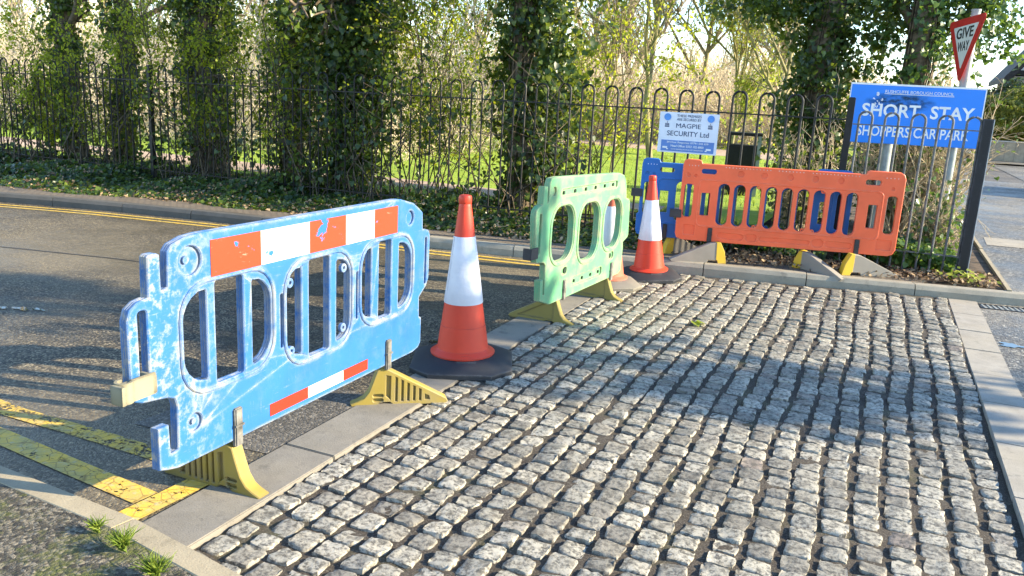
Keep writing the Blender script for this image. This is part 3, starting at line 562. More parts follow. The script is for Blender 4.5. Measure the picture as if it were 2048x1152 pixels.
t = thing('railing', (.25, FY, 0), 0, 'short sunlit hoop-topped railing in front of the blue car park sign', 'railing')
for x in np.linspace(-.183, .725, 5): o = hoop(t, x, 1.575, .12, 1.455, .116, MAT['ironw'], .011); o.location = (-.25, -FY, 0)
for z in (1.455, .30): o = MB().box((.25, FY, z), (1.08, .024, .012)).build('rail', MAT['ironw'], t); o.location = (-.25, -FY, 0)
mb = MB().box((.832, FY, .82), (.085, .085, 1.49), bev=.004); o = mb.build('post', MAT['post'], t); o.location = (-.25, -FY, 0)
o = MB().box((.8765, FY, .82), (.006, .083, 1.484)).build('post_lit_side', MAT['postw'], t); o.location = (-.25, -FY, 0)  # pale sheet paints sunlight onto the right side of the black post

# ------------------------------------------------------------------ signs
t = thing('security_sign', (-1.845, FY - .02, 1.0), R_(.5), 'white rectangular security notice fixed to the black railing', 'sign')
MB().box((0, 0, .265), (.61, .006, .41), bev=.002).build('board', MAT['swhite'], t)
z0 = .06; D = -.0045
MB().box((.005, D, .131), (.545, .003, .112)).build('blue_panel', MAT['mblue'], t)
for x in (-.222, .222):
    MB().lathe([(0, 0), (.036, 0), (.036, .003), (0, .003)], 24).build('badge', MAT['badge'], t).matrix_local = Matrix.Translation((x, D, .420)) @ Matrix.Rotation(R_(90), 4, 'X')
    text('sia', .044, .03, MAT['navy'], 'emblem', t, (x, D, .350), .02); MB().box((x, D, .325), (.046, .0025, .012)).tube([(x, D, .362), (x, D, .378)], .002, 4).build('emblem', MAT['navy'], t)
text('THESE PREMISES', .25, .026, MAT['navy'], 'lettering', t, (0, D, .437), .0); text('ARE SECURED BY', .25, .026, MAT['navy'], 'lettering', t, (0, D, .401), .0)
text('MAGPIE', .255, .046, MAT['navy'], 'lettering', t, (0, D, .338), .0); text('SECURITY Ltd', .43, .050, MAT['navy'], 'lettering', t, (0, D, .258), .004)
text('24 Hour Response: 07791 542 659', .43, .024, MAT['white'], 'lettering', t, (.005, D - .002, .165), .012); text('Head Office: 0333 102 6000', .34, .023, MAT['white'], 'lettering', t, (.005, D - .002, .131), .012)
text('CCTV SURVEILLANCE IN 24/7 OPERATION', .33, .012, MAT['white'], 'lettering', t, (.005, D - .002, .097), .006)
for s_ in (-1, 1): MB().box((s_ * .225, D - .002, .112), (.05, .0025, .018)).box((s_ * .20, D - .002, .096), (.02, .0025, .01)).build('camera_symbol', MAT['white'], t)

SA = R_(14); sc_ = Vector((.272, 10.60, 0))
t = thing('car_park_sign', (sc_.x, sc_.y, 0), SA, 'large bright blue sign reading SHORT STAY SHOPPERS CAR PARK', 'sign')
MB().box((0, 0, 1.565), (1.44, .025, .665), bev=.006).build('board', MAT['sblue'], t)
MB().box((0, -.0035, 1.889), (1.44, .02, .02)).box((.715, -.0035, 1.56), (.012, .02, .64)).box((-.715, -.0035, 1.56), (.008, .02, .64)).build('white_border', MAT['white'], t)
D = -.0145
text('RUSHCLIFFE BOROUGH COUNCIL', .73, .034, MAT['white'], 'lettering', t, (.02, D, 1.815), .0); MB().box((.02, D, 1.789), (.74, .002, .006)).build('underline', MAT['white'], t)
text('SHORT  STAY', 1.20, .145, MAT['white'], 'lettering', t, (.03, D, 1.605), .022); text('SHOPPERS CAR PARK', 1.20, .115, MAT['white'], 'lettering', t, (.01, D, 1.37), .012)
rs = np.random.default_rng(5)
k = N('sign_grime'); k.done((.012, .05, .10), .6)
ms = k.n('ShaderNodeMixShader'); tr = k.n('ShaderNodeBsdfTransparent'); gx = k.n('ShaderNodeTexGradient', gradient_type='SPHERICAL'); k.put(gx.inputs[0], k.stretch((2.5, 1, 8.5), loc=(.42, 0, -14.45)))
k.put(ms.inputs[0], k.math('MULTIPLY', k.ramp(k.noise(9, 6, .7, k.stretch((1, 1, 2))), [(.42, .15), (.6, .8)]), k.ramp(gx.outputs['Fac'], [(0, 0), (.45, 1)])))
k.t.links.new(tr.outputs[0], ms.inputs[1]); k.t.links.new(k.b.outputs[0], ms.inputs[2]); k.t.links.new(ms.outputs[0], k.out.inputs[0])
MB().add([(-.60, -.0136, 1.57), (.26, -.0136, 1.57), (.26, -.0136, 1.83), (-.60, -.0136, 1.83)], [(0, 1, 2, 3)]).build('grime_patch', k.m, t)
mb = MB()
for i in range(14):
    cx, cz = rs.normal(-.42, .03), rs.normal(1.70, .06); r = rs.uniform(.006, .02); a = np.sort(rs.uniform(0, 6.28, 6)); mb.add([(cx + r * math.cos(q), -.0142, cz + r * 1.4 * math.sin(q)) for q in a], [tuple(range(6))])
mb.build('paint_splash', MAT['swhite'], t)
MB().tube([(-.21, .075, 0), (-.21, .075, 1.86)], .055, 16).build('post', MAT['galv'], t, True)
for z in (1.32, 1.80): MB().box((-.21, .02, z), (.17, .03, .03)).build('bracket', MAT['galv'], t)

t = thing('give_way_sign', (.737, 10.85, 0), 0, 'red and white triangular GIVE WAY sign on a tall grey post', 'sign')
MB().tube([(0, 0, 0), (0, 0, 2.74)], .049, 18).lathe([(.0, 2.745), (.052, 2.745), (.052, 2.725)], 18).build('post', MAT['galv'], t, True)
pl = bpy.data.objects.new('plate', None); 
S = .777; H_ = S * .866; th = -1.188
def tri(s2, r, dz=0):
    cen = (0, -H_ / 3 + dz); pts = []
    for vx, vz in ((-s2 / 2, s2 * .2887), (s2 / 2, s2 * .2887), (0, -s2 * .5773)):
        d = Vector((vx, vz)).normalized(); c0 = Vector((vx, vz)) - d * 2 * r; a0 = math.atan2(d.y, d.x)
        for i in range(7): a = a0 + R_(-60 + 20 * i) if False else a0 + R_(60 - 20 * i); pts.append((cen[0] + c0.x + r * math.cos(a), cen[1] + c0.y + r * math.sin(a)))
    return pts
mb = MB(); v, f = cmesh([tri(S + .05, .035)], .01, .002); mb.add(v, f, 0)
v, f = cmesh([tri(S * .70, .006, .0)], .006, .001); mb.add(v + np.array([0, -.005, 0]), f, 1)
Mx = Matrix.Translation((.661 - .737, 10.754 - 10.85, 2.632)) @ Matrix.Rotation(th, 4, 'Z') @ Matrix.Rotation(-.054, 4, 'Y')
pl = mb.build('plate', [MAT['sred'], MAT['gw']], t); pl.matrix_local = Mx
text('GIVE', .37, .118, MAT['blacktxt'], 'lettering', pl, (0, -.0095, -.145), .02); text('WAY', .25, .105, MAT['blacktxt'], 'lettering', pl, (0, -.0095, -.29), .014)
for z in (2.25, 2.5): MB().box((-.04, -.05, z), (.10, .10, .025), rz=th).build('bracket', MAT['galv'], t)

# ------------------------------------------------------------------ vegetation
def jitterpath(p0, p1, K, amp):
    t_ = np.linspace(0, 1, K)[:, None]; P = np.array(p0) * (1 - t_) + np.array(p1) * t_; P[1:-1] += rng.normal(0, amp, (K - 2, 3)) * [1, 1, .3]; return P
def spread(P, Rr, n, lr, ang, rr_, tmin=.25, up=.25, K=4, wig=.08):
    """children of branches P (N,K,3)"""
    Nn, Kp, _ = P.shape; par = rng.integers(0, Nn, n) if Nn > 1 else np.zeros(n, int); u = rng.uniform(tmin, 1, n) * (Kp - 1); i = np.minimum(u.astype(int), Kp - 2); f = (u - i)[:, None]
    s0 = P[par, i] * (1 - f) + P[par, i + 1] * f; d = unit(P[par, i + 1] - P[par, i]); ln = np.linalg.norm(P[par, -1] - P[par, 0], axis=1)
    side = unit(np.cross(d, rng.normal(size=(n, 3)))); a = np.radians(rng.normal(ang, ang * .3, n))[:, None]
    nd = unit(d * np.cos(a) + side * np.sin(a) + np.array([0, 0, up])); L = (ln * lr * rng.uniform(.55, 1.2, n))[:, None]
    Q = np.empty((n, K, 3)); Q[:, 0] = s0; cur = nd.copy()
    for j in range(1, K):
        cur = unit(cur + rng.normal(0, wig * 2, (n, 3)) + np.array([0, 0, up * .25])); Q[:, j] = Q[:, j - 1] + cur * L / (K - 1)
    r0 = np.minimum(Rr[par, i] * .8, Rr[par, 0] * rr_ * rng.uniform(.7, 1.2, n)); return Q, r0[:, None] * np.linspace(1, .45, K)
def ivy_tree(name, base, top, r0, rad, n, label, lmat='ivy', ivy_h=None, limbs=6, size=(.035, .085), extra=()):
    base = np.array(base, float); top = np.array(top, float); t = thing('ivy_tree', base, 0, label, 'tree', 'ivy clad trees along the railing')
    P = jitterpath((0, 0, -.1), top - base, 7, .05); rads = np.linspace(r0 * 1.15, r0 * .6, 7); V1, F1 = tubes(P[None], rads[None], 10)
    Vs, Fs = [V1], [F1]
    A, ra = spread(P[None], rads[None], limbs, .35, 50, .4, .35, .3, 5); v, f = tubes(A, ra, 6); Vs.append(v); Fs.append(f)
    B_, rb = spread(A, ra, limbs * 9, .5, 45, .5, .2, .1, 4); v, f = tubes(B_, rb, 4); Vs.append(v); Fs.append(f)
    C2, rc = spread(B_, rb, limbs * 40, .5, 45, .5, .2, .05, 3); v, f = tubes(C2, np.maximum(rc, .003), 3); Vs.append(v); Fs.append(f)
    # climbing stems
    for k_ in range(10):
        a = rng.uniform(0, 6.28); q = P.copy() + np.c_[np.cos(a + np.arange(7) * .3), np.sin(a + np.arange(7) * .3), np.zeros(7)] * (rads[:, None] + .02); v, f = tubes(q[None], np.full((1, 7), .012), 4); Vs.append(v); Fs.append(f)
    off = 0; FF = []
    for v, f in zip(Vs, Fs): FF.append(f + off); off += len(v)
    fast('trunk', np.concatenate(Vs), np.concatenate(FF), MAT['bark'], t, True)
    # ivy clumps around the trunk
    nc = n // 26; H = top[2] - base[2]; hmax = ivy_h or H; h = rng.uniform(.0, 1, nc) ** .8 * hmax; u = np.clip(h / H, 0, .999) * 6; i = u.astype(int); cp = P[i] * (1 - (u - i)[:, None]) + P[np.minimum(i + 1, 6)] * (u - i)[:, None]
    a = rng.uniform(0, 6.28, nc); prof = .5 + .75 * np.sin(h * 1.7 + base[0] * 1.3 + np.sin(a * 2 + h) * .9) ** 2; rd = rad * prof * rng.uniform(.35, 1.35, nc)
    cc = cp + np.c_[np.cos(a) * rd, np.sin(a) * rd, rng.normal(0, .05, nc)]
    L_ = np.repeat(cc, 26, 0) + rng.normal(0, 1, (nc * 26, 3)) * np.repeat(rng.uniform(.05, .15, nc), 26)[:, None]; nrm = np.repeat(np.c_[np.cos(a), np.sin(a), np.full(nc, .35)], 26, 0) + rng.normal(0, .75, (nc * 26, 3))
    sel = rng.integers(0, len(B_), n // 5); e = B_[sel, rng.integers(1, 4, n // 5)] + rng.normal(0, .09, (n // 5, 3)); ok = e[:, 2] > hmax * .35; e = e[ok]
    L_ = np.concatenate([L_, e]); nrm = np.concatenate([nrm, rng.normal(0, 1, e.shape) + [0, 0, .6]])
    for (cx, cy, cz, sx, sy, sz, m) in extra:
        q = rng.normal(0, 1, (m // 14, 3)) * [sx, sy, sz] + [cx, cy, cz]; q = np.repeat(q, 14, 0) + rng.normal(0, .07, (m // 14 * 14, 3)); L_ = np.concatenate([L_, q - base]); nrm = np.concatenate([nrm, rng.normal(0, .7, q.shape) + [.2, -.6, .5]])
    v, f = leaves(L_, nrm, rng.uniform(*size, len(L_))); fast('ivy_foliage', v, f, MAT[lmat], t); return t
def bush(name, loc, n_stem, h, sprd, tm, nleaf, lm, lsize, label, cat='shrub', group=None, shape='small', lowcut=.15, thick=.012, twigs=6, leafpart='foliage'):
    t = thing(name, loc, 0, label, cat, group); K = 5; a = rng.uniform(0, 6.28, n_stem); r_ = rng.uniform(0, sprd, n_stem) ; hh = h * rng.uniform(.55, 1, n_stem)
    s0 = np.c_[np.cos(a), np.sin(a), np.zeros(n_stem)] * (r_ * .35)[:, None]; P = np.empty((n_stem, K, 3))
    for j in range(K): u = j / (K - 1); P[:, j] = s0 + np.c_[np.cos(a) * r_ * u * .8, np.sin(a) * r_ * u * .8, hh * u] + (rng.normal(0, .055 * h, (n_stem, 3)) * [1, 1, .5] if j else 0)
    Rr = np.full((n_stem, 1), thick) * np.linspace(1, .4, K); B_, rb = spread(P, Rr, n_stem * twigs, .38, 45, .55, .15, .15, 4, .12); C2, rc = spread(B_, rb, n_stem * twigs * 4, .45, 45, .6, .1, .1, 3, .12)
    Vs = [tubes(P, Rr, 5), tubes(B_, rb, 3), tubes(C2, np.maximum(rc, thick * .16), 3)]; off = 0; VV, FF = [], []
    for v, f in Vs: VV.append(v); FF.append(f + off); off += len(v)
    fast('stems', np.concatenate(VV), np.concatenate(FF), MAT[tm], t)
    if nleaf:
        sel = rng.integers(0, len(C2), nleaf); e = C2[sel, rng.integers(0, 3, nleaf)] + rng.normal(0, lsize * .9, (nleaf, 3)); e = e[e[:, 2] > lowcut * h]
        v, f = leaves(e, rng.normal(0, 1, e.shape) + [0, -.2, .8], rng.uniform(.6, 1.3, len(e)) * lsize, shape); fast(leafpart, v, f, MAT[lm], t)
    return t

TY = 9.75
ivy_tree('ivy_tree', (-12.15, TY, .1), (-12.9, TY + .3, 5.6), .17, .25, 4800, 'slender leaning ivy-clad trunk at the far left end of the railing', ivy_h=4.2)
ivy_tree('ivy_tree', (-11.1, TY, .1), (-11.5, TY + .4, 5.6), .13, .23, 4200, 'thin ivy-covered trunk just left of the iron fence post', ivy_h=4.2)
ivy_tree('ivy_tree', (-9.5, TY + .2, .1), (-9.75, TY + .2, 6), .24, .40, 8500, 'broad dark ivy-clad tree just right of the iron fence post', ivy_h=4.5)
ivy_tree('ivy_tree', (-7.75, TY, .1), (-7.6, TY + .2, 6), .15, .28, 6000, 'narrow dark ivy column above the middle of the near blue barrier', ivy_h=4.4)
ivy_tree('ivy_tree', (-6.45, 9.3, .1), (-6.55, 9.6, 6), .22, .48, 12500, 'dense bushy ivy column above the right end of the near blue barrier', ivy_h=4.5, extra=((-6.3, 9.1, 1.6, .32, .2, .7, 2600), (-6.8, 9.2, 2.6, .3, .2, .5, 1500)))
ivy_tree('ivy_tree', (-4.0, 9.4, .1), (-4.15, 9.6, 6.2), .16, .31, 8500, 'tall ivy column behind the green barrier, sunlit on its right side', ivy_h=4.6, extra=((-3.6, 9.3, 1.7, .22, .2, .5, 1500), (-3.55, 9.3, .8, .15, .15, .5, 600), (-3.6, 9.5, 3.1, .5, .2, .25, 1300)))
ivy_tree('ivy_tree', (-.85, 12.2, .1), (-.95, 12.4, 6.5), .22, .42, 13500, 'big ivy-clad tree behind the left edge of the blue sign', ivy_h=5, extra=((-1.75, 12.2, 2.95, .35, .3, .14, 900), (.0, 12.6, 2.9, .55, .3, .3, 2000)))
ivy_tree('ivy_tree', (.1, 12.2, .1), (.4, 12.4, 6.5), .17, .40, 4800, 'ivy-clad tree rising behind the give way sign', 'ivyb', 5, extra=((.95, 12.6, 3.0, .25, .3, .28, 1500),))
# shrub and elder scrub between the trunks
hs = [(-12.9, 9.0, 2.6), (-11.7, 8.95, 2.4), (-10.5, 9.0, 2.9), (-8.6, 9.0, 2.9), (-7.1, 9.1, 3.2), (-5.5, 9.3, 3.3), (-4.9, 9.7, 3.3), (-3.35, 10.2, 2.9), (-5.9, 10.6, 3.4), (-8.1, 10.2, 3.4), (-10.0, 10.3, 3.4)]
hl = ['leafy shrub cut off by the left edge of the picture', 'small leafy shrub left of the leaning trunk', 'leafy shrub between the second thin trunk and the iron fence post', 'leafy shrub in front of the right edge of the broad dark ivy tree', 'leafy shrub in front of the narrow dark ivy column', 'yellow-green shrub right of the dense bushy ivy column, nearest the railing', 'twiggy shrub straight above the near cone', 'lime-leaved shrub right of the tall ivy column', 'tall leafy shrub behind the shrub right of the bushy ivy column', 'shrub behind the narrow ivy column', 'shrub behind the broad dark ivy tree']
for (x, y, h), lb in zip(hs, hl): bush('leafy_shrub', (x, y, .1), 7, h, 1.0, 'dtwig', 3700, 'haw', .046, lb, 'shrub', 'leafy shrubs between the ivy trees', thick=.010, twigs=8)
# bramble hedge behind the sunlit railing
bush('bramble_hedge', (.35, 11.75, .1), 150, 1.45, .85, 'twig2', 2000, 'ivyb', .05, 'tangled tan bramble hedge under the blue sign', 'hedge', None, 'ivy', .05, .011, 7)
bush('bramble_hedge', (-.75, 9.5, .1), 26, 1.25, .40, 'twig2', 600, 'ivy', .055, 'sparse bramble stems tangled behind the railing left of the blue sign', 'hedge', None, 'ivy', .05, .009, 7)
bush('bramble_hedge', (.62, 9.35, .1), 26, .75, .20, 'twig2', 420, 'ivyb', .05, 'dry bramble clump against the flaking end post', 'hedge', None, 'ivy', .05, .009, 7)
# low ivy and litter along the fence (uncountable)
def carpet(name, n, x0, x1, yf, hf, mat, size, shape, flat=.4):
    x = rng.uniform(x0, x1, n); u = rng.uniform(0, 1, n); lo, hi = yf(x); y = lo + (hi - lo) * u; h = hf(x, u) * rng.uniform(0, 1, n) ** .6
    nrm = rng.normal(0, flat, (n, 3)) + [0, -.45, 1]; v, f = leaves(np.c_[x, y, .105 + h], nrm, rng.uniform(*size, n), shape); o = fast(name, v, f, MAT[mat]); o['kind'] = 'stuff'; return o
bump_ = lambda x: .6 + .25 * np.sin(x * 2.3) + .2 * np.sin(x * 5.1 + 1)
carpet('ground_ivy', 30000, -14, -1.9, lambda x: (kerby(x) + .5 + .1 * np.sin(x * 3), np.full_like(x, 9.5)), lambda x, u: .25 * bump_(x) * np.minimum(1, u * 2.2), 'ivy', (.04, .075), 'ivy', .6)
carpet('ground_ivy', 5200, -1.9, .78, lambda x: (np.full_like(x, 8.62), np.full_like(x, 9.4)), lambda x, u: .30 * bump_(x), 'ivyb', (.04, .07), 'ivy', .6)
carpet('leaf_litter', 5000, -14, .9, lambda x: (np.maximum(kerby(x) + .42, 7.2), np.full_like(x, 8.95)), lambda x, u: .03 + 0 * x, 'dead', (.03, .065), 'small', .5)
carpet('leaf_litter', 6500, -14, -1.5, lambda x: (kerby(x) + .45, np.full_like(x, 9.3)), lambda x, u: .27 * bump_(x) * np.minimum(1, u * 2.2), 'dead', (.03, .06), 'small', .7)
carpet('leaf_litter', 1900, -1.2, 1.12, lambda x: (kerby(x) + .2, np.full_like(x, 8.9)), lambda x, u: .05 + 0 * x, 'dead', (.025, .06), 'small', .6)
n = 46; cx = rng.uniform(-13, -3.3, n); cz = rng.uniform(.2, 1.5, n) ** 1.2; q = np.repeat(np.c_[cx, rng.uniform(8.48, 8.75, n), cz], 46, 0) + rng.normal(0, 1, (n * 46, 3)) * [.13, .06, .17]
v, f = leaves(q, rng.normal(0, .8, q.shape) + [0, -.6, .4], rng.uniform(.03, .075, len(q)), 'ivy'); o = fast('climbing_ivy', v, f, MAT['ivy']); o['kind'] = 'stuff'
n = 110; x0 = rng.uniform(-13, -3, n); P = np.stack([np.c_[x0, rng.uniform(8.4, 8.9, n), np.full(n, .1)]] + [np.c_[x0 + rng.normal(0, .12 * j, n), 8.63 + rng.normal(0, .15, n), np.full(n, .1) + j * rng.uniform(.25, .5, n)] for j in (1, 2, 3, 4)], 1)
v, f = tubes(P, np.broadcast_to(np.array([.008, .007, .006, .004, .002]), (n, 5)), 4); o = fast('climbing_stems', v, f, MAT['bark']); o['kind'] = 'stuff'
# grass blades near the fence
n = 26000; x = rng.uniform(-24, -1.4, n); y = 10.4 + rng.uniform(0, 1, n) ** 1.5 * 14; ok = ~((y > 10.7) & (y < 12.2)); x, y = x[ok], y[ok]
v, f = leaves(np.c_[x, y, np.full(len(x), .17)], rng.normal(0, 1, (len(x), 3)) * [1, 1, .1], rng.uniform(.05, .1, len(x)), 'grass'); v[:, 2] = .2 - (v[:, 2] - .1) ; o = fast('grass', v, f, MAT['grass']); o['kind'] = 'stuff'
def tuft(loc, n, s_, label, mat='grass'):
    t_ = thing('grass_tuft', loc, 0, label, 'grass tuft', 'grass tufts on the near kerb'); a = rng.uniform(0, 6.28, n); K = 4; u = np.linspace(0, 1, K); L = s_ * rng.uniform(.5, 1, n); sp = rng.uniform(.1, .9, n)
    P = np.stack([np.c_[np.cos(a) * L * sp * q ** 1.3 + rng.normal(0, .008, n), np.sin(a) * L * sp * q ** 1.3, L * q * (1 - .35 * sp * q)] for q in u], 1); v, f = tubes(P, np.broadcast_to(np.array([.002, .0024, .0016, .0004]), (n, K)), 3); fast('blades', v, f, MAT[mat], t_)
tuft((-1.80, 1.60, .1), 150, .09, 'bright grass tuft against the near kerb, nearest the cobbles'); tuft((-2.0, 1.66, .1), 110, .09, 'middle grass tuft along the near kerb'); tuft((-2.16, 1.70, .1), 60, .065, 'smallest grass tuft on the near kerb, farthest left')
# weed at the post foot and a fallen leaf
t = thing('weed', (.86, 8.42, .1), 0, 'bright green weed at the foot of the flaking post', 'plant'); q = rng.normal(0, 1, (46, 3)) * [.09, .04, .03] + [0, 0, .07]; v, f = leaves(q, rng.normal(0, .4, q.shape) + [.2, -.3, 1], rng.uniform(.04, .07, 46), 'small'); fast('leaf_cluster', v, f, MAT['lime'], t)
v, f = leaves(np.array([[-1.07, 5.86, .02], [-1.03, 5.84, .022]]), np.array([[.1, -.2, 1], [.2, .1, 1]]), .075, 'ivy'); tag(fast('fallen_leaf', v, f, MAT['lime']), 'single pale green leaf lying on the cobbles', 'leaf')

# ------------------------------------------------------------------ park beyond the railing
def bare_tree(h, r0, tm, lv, nleaf, lm, lsize, spreadang=38):
    P = jitterpath((0, 0, -.1), (rng.normal(0, .04) * h, rng.normal(0, .04) * h, h), 6, .02 * h)[None]; Rr = (np.linspace(r0, r0 * .3, 6))[None]; Vs = [tubes(P, Rr, 8)]; lv_ = [(22, .5, spreadang, .6, .12), (150, .45, 36, .5, .12), (800, .5, 38, .55, .1), (3000, .5, 40, .65, .08)][:lv]; last = P
    for n_, lr, ang, q, tm_ in lv_:
        P, Rr = spread(P, Rr, n_, lr, ang, q, tm_, .18, 4, .1); Rr = np.maximum(Rr, .006); Vs.append(tubes(P, Rr, 5 if n_ < 200 else 3)); last = P
    off = 0; VV, FF = [], []
    for v, f in Vs: VV.append(v); FF.append(f + off); off += len(v)
    t_ = thing('bare_tree', (0, 0, 0)); fast('trunk', np.concatenate(VV), np.concatenate(FF), MAT[tm], t_)
    if nleaf: sel = rng.integers(0, len(last), nleaf); e = last[sel, rng.integers(1, 4, nleaf)] + rng.normal(0, lsize, (nleaf, 3)); v, f = leaves(e, rng.normal(0, 1, e.shape) + [0, 0, .5], rng.uniform(.6, 1.3, nleaf) * lsize, 'small'); fast('crown', v, f, MAT[lm], t_)
    return t_
def dup(r, loc, rz, sc, label, group):
    c = r.copy(); COL.objects.link(c); c.location = loc; c.rotation_euler = (0, 0, rz); c.scale = (sc,) * 3; c['label'] = label; c['group'] = group
    for ch in list(r.children): d = ch.copy(); COL.objects.link(d); d.parent = c
    return c
prot = [bare_tree(9, .10, 'btwig', 4, 1500, 'lime', .09), bare_tree(10, .14, 'barkp', 4, 0, 'lime', .1, 32), bare_tree(8, .08, 'btwig', 4, 9000, 'lime', .10), bare_tree(7, .08, 'twig', 4, 700, 'lime', .08, 45)]
# x, y, prototype, scale, label
trees = [(-9.6, 24, 2, .95, 'lime-leaved tree behind the tall ivy column'), (-8.2, 27, 1, .8, 'pale bare multi-limbed tree right of the lime-leaved tree'), (-5.4, 21, 0, .85, 'olive bare tree standing over the security notice'), (-3.9, 24, 2, .7, 'budding tree with yellow-green leaves right of the security notice'), (-3.2, 30, 1, 1.0, 'pale-trunked bare tree behind the thin olive tree'), (-2.3, 22, 0, .7, 'thin olive tree nearest the left side of the big ivy tree'), (-6.6, 33, 0, 1.0, 'dark-limbed bare tree behind the security notice'),
    (-13, 26, 3, 1.0, 'tan twiggy tree above the near cone'), (-17, 27, 0, 1.1, 'budding bare tree above the right end of the near blue barrier'), (-21, 25, 3, 1.1, 'tan twiggy tree above the reflective strip'), (-25, 27, 2, 1.1, 'leafing tree above the left end of the near blue barrier'), (-28, 26, 3, 1.2, 'tan twiggy tree behind the iron fence post'), (-33, 28, 0, 1.2, 'bare tree in the gap between the leftmost trunks'), (-37, 27, 3, 1.2, 'tan twiggy tree at the far left edge'), (1.9, 42, 3, .75, 'tan twiggy tree behind the give way post'), (-11.0, 36, 1, 1.0, 'pale bare tree farthest away, behind the multi-limbed pale tree')]
used = set()
for x, y, p, s_, lb in trees:
    if p in used: dup(prot[p], (x, y, .1), rng.uniform(0, 6.28), s_, lb, 'bare trees across the park')
    else:
        used.add(p); r = prot[p]; r.location = (x, y, .1); r.rotation_euler.z = rng.uniform(0, 6.28); r.scale = (s_,) * 3; tag(r, lb, 'tree', 'bare trees across the park')
# undergrowth and far wood: masses of twigs nobody could count
def twigmass(name, n, x0, x1, y0, y1, h0, h1, mat, r0=.012):
    x = rng.uniform(x0, x1, n); y = rng.uniform(y0, y1, n); h = rng.uniform(h0, h1, n) * (.65 + .35 * np.sin(x * .55 + 1.3) * np.sin(y * .4)); z = .1 + np.maximum(0, rng.uniform(-.3, .85, n)) * h
    d = rng.normal(0, .55, (n, 3)) + [0, 0, .8]; L = rng.uniform(.5, 1.5, n)[:, None]; P = np.stack([np.c_[x, y, z], np.c_[x, y, z] + d * L * .5 + rng.normal(0, .08, (n, 3)), np.c_[x, y, z] + d * L + rng.normal(0, .2, (n, 3))], 1)
    v, f = tubes(P, np.broadcast_to(np.array([1, .8, .4]) * r0, (n, 3)), 3); o = fast(name, v, f, MAT[mat]); o['kind'] = 'stuff'; return o
twigmass('thicket', 16000, -30, -1.5, 30, 36, 2.2, 3.6, 'twig')
twigmass('thicket', 15000, -60, -14, 22, 30, 2.4, 4.2, 'twig')
twigmass('thicket', 9000, -34, -9, 14.5, 21, 1.4, 3.0, 'twig', .008)
twigmass('far_wood', 26000, -62, 0, 40, 52, 3.5, 6.5, 'twig', .02)
twigmass('far_wood', 22000, -75, -13, 34, 44, 6, 11.5, 'twig', .022)
twigmass('far_wood', 7000, -12, -1, 46, 60, 3, 7, 'twig', .022)
n = 42000; q = np.c_[rng.uniform(-50, -1.5, n), rng.uniform(15, 38, n), .2 + rng.uniform(0, 1, n) ** 1.5 * 4.2 * (.6 + .4 * np.sin(np.arange(n) % 37))]; cl = rng.integers(0, 900, n); q += (rng.normal(0, 1.2, (900, 3)) * [1, 1, .5])[cl]; q[:, :2] = q[:, :2] * .25 + np.c_[rng.uniform(-50, -2, 900), rng.uniform(15, 38, 900)][cl] * .75; q[:, 2] = np.abs(q[:, 2]) + .1; v, f = leaves(q, rng.normal(0, 1, q.shape), rng.uniform(.06, .13, n), 'small'); o = fast('thicket_leaves', v, f, MAT['lime']); o['kind'] = 'stuff'
# park litter bin
t = thing('litter_bin', (-2.15, 14.6, .1), R_(10), 'dark square litter bin on the lawn behind the orange barrier', 'bin')
MB().box((0, 0, .42), (.52, .5, .84), bev=.02).build('bin_body', MAT['iron'], t); MB().box((.235, -.28, .5), (.06, .03, 1.0)).build('bin_post', MAT['galv'], t); MB().box((0, 0, 1.02), (.56, .54, .05), bev=.012).box((-.25, .22, .92), (.04, .04, .16)).box((.25, .22, .92), (.04, .04, .16)).box((-.25, -.22, .92), (.04, .04, .16)).build('bin_lid', MAT['iron'], t)

# ------------------------------------------------------------------ right side: path furniture, hedges, wall and house
t = thing('drain_grate', (1.16, 7.88, .0), R_(9), 'iron drain grate in the gutter at the right edge', 'drain')
MB().box((0, 0, .0), (.42, .012, .012)).box((0, .16, .0), (.42, .012, .012)).box((-.205, .08, 0), (.012, .148, .012)).box((.205, .08, 0), (.012, .148, .012)).build('frame', MAT['iron'], t)
mb = MB()
for i in range(9): mb.box((-.17 + i * .0425, .08, 0), (.016, .146, .010))
mb.build('bars', MAT['galv'], t)
def leafball(name, loc, rad, n, lm, lsize, label, cat, flatness=1.0, trunk=None):
    t = thing(name, loc, 0, label, cat); d = unit(rng.normal(size=(n, 3))); rr_ = rng.uniform(.72, 1.03, n) ** .6; lump = 1 + .10 * np.sin(d[:, 0] * 7 + loc[0]) * np.sin(d[:, 1] * 6) + .09 * np.sin(d[:, 2] * 9 + d[:, 0] * 5)
    c = d * (rr_ * lump)[:, None] * np.array(rad) + [0, 0, rad[2] + (trunk or 0)]; v, f = leaves(c, d + rng.normal(0, .5, d.shape), rng.uniform(.6, 1.3, n) * lsize, 'small'); fast('foliage', v, f, MAT[lm], t)
    if trunk is not None:
        P = np.stack([np.array([(0, 0, -.1), (rng.normal(0, .1), 0, .4 * trunk + .2), (rng.normal(0, rad[0] * .4), rng.normal(0, rad[1] * .4), trunk + rad[2])]) for _ in range(6)]); v, f = tubes(P, np.broadcast_to(np.array([.06, .05, .03]), (6, 3)), 6); fast('trunk', v, f, MAT['bark'], t)
    return t
leafball('clipped_bush', (4.95, 38.6, .05), (1.75, 1.2, 1.02), 9000, 'gold', .13, 'golden-green clipped bush above the low wall', 'bush', trunk=.75)
leafball('dark_hedge', (5.2, 41.5, .05), (2.3, 1.3, 1.6), 12000, 'hedge', .15, 'tall dark green hedge in front of the house', 'hedge')
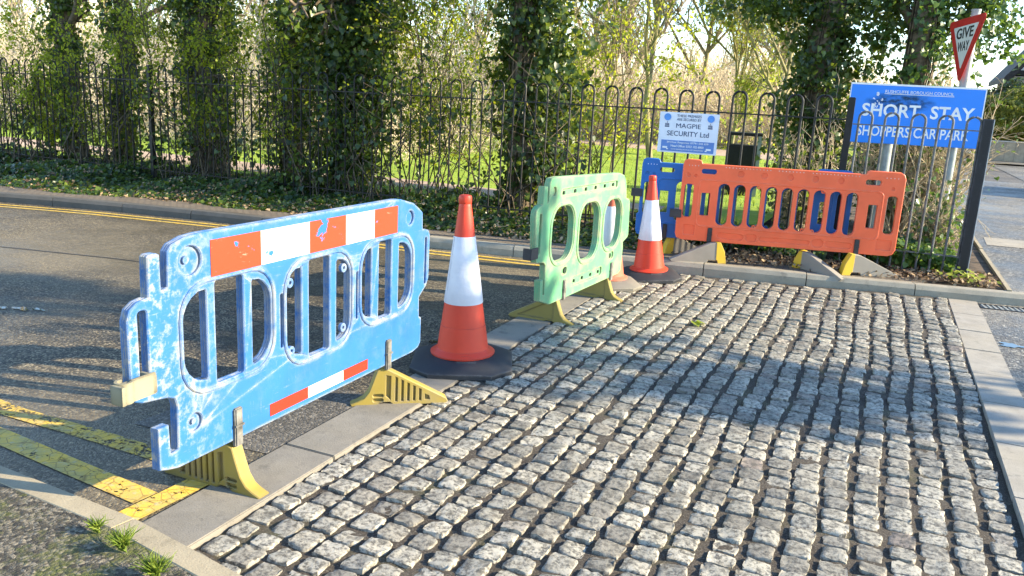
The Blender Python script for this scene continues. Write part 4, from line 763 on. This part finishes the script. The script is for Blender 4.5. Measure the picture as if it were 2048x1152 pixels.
t = thing('garden_wall', (5.0, 37.4, .06), 0, 'low pale block garden wall across the far road', 'wall'); MB().box((1.2, 0, .36), (5.6, .2, .72)).build('wall', MAT['wallb'], t); MB().box((1.2, 0, .745), (5.7, .26, .05)).build('coping', MAT['slab'], t)
for x in (-1.35, .45, 3.0): MB().box((x, -.02, .43), (.3, .3, .88)).build('pier', MAT['wallb'], t)
t = thing('planter', (3.55, 20.5, .0), R_(-8), 'low dark timber planter topped with a pale slab at the right edge', 'planter')
MB().box((.2, 0, .28), (1.3, 2.6, .56), bev=.02).build('timber_box', MAT['timber'], t); MB().box((.22, -.1, .61), (1.1, 2.2, .10), bev=.015).build('slab', MAT['slab'], t)
# house: gable end with dark timbering; only a corner shows
t = thing('house', (11.1, 58, 0), R_(0), 'house with dark roof edge and timbered white gable at the right edge', 'house')
hw, ez, rz_ = 4.6, 4.4, 10.4
MB().box((0, 4, 2.1), (2 * hw, 8, 4.2)).build('brick_wall', MAT['brick'], t)
MB().prism([(-hw, ez - .1), (hw, ez - .1), (0, rz_ - .35)], .02, 7.9).build('gable', MAT['render'], t)
mb = MB()
for s_ in (-1, 1):
    L_ = math.hypot(hw + .5, rz_ - ez + .53); mb.add(*(lambda a: a)((lambda pr: ([(s_ * x, y, z) for y in (-.5, 8.4) for x, z in pr], [(0, 1, 2, 3), (7, 6, 5, 4), (0, 4, 5, 1), (1, 5, 6, 2), (2, 6, 7, 3), (3, 7, 4, 0)]))([(hw + .5, ez - .6), (hw + .5, ez - .3), (0, rz_ + .25), (0, rz_ - .05)])))
mb.build('roof', MAT['roof'], t)
mb = MB()
for s_ in (-1, 1): mb.add([(s_ * x, y, z) for y in (-.62, -.52) for x, z in ((hw + .55, ez - .85), (hw + .55, ez - .3), (0, rz_ + .3), (0, rz_ - .3))], [(0, 1, 2, 3), (7, 6, 5, 4), (0, 4, 5, 1), (1, 5, 6, 2), (2, 6, 7, 3), (3, 7, 4, 0)])
mb.build('bargeboard', MAT['timber'], t)
mb = MB().box((0, -.03, ez), (2 * hw, .08, .28))
for x in (-3, -1.5, 0, 1.5, 3): mb.box((x, -.03, (ez + .14 + rz_ - .4 - abs(x) * 1.06) / 2), (.2, .08, max(.3, rz_ - .4 - abs(x) * 1.06 - ez - .14)))
mb.build('timber_frame', MAT['timber'], t)
f_ = MB().box((0, -.03, 2.2), (1.8, .07, 1.3)).build('window', MAT['white'], t); MB().box((0, -.07, 2.2), (1.6, .02, 1.1)).build('pane', plain('window_glass', (.05, .06, .07), .1), f_)

# unseen tree off frame right, shaped to cast the shade on the cobbles
def shade_tree(x, y, base_z, h, w, n, label):
    t = thing('unseen_shade_tree', (x, y, 0), 0, label, 'tree'); P = jitterpath((0, 0, -.1), (0, 0, h), 5, .03); v, f = tubes(P[None], np.linspace(.16, .04, 5)[None], 8); fast('trunk', v, f, MAT['bark'], t)
    nc = n // 20; hh = rng.uniform(base_z, h, nc); a = rng.uniform(0, 6.28, nc); r = w * np.sqrt(rng.uniform(0, 1, nc)) * np.minimum(1, (h - hh) / 1.5 + .2); c = np.repeat(np.c_[np.cos(a) * r, np.sin(a) * r, hh], 20, 0) + rng.normal(0, .12, (nc * 20, 3)); v, f = leaves(c, rng.normal(0, 1, c.shape), rng.uniform(.1, .2, len(c)), 'ivy'); fast('crown', v, f, MAT['ivy'], t)
shade_tree(8.2, 7.12, 2.5, 8.2, .62, 1900, 'unseen narrow tree outside the right of the frame, placed to shade the cobbles')
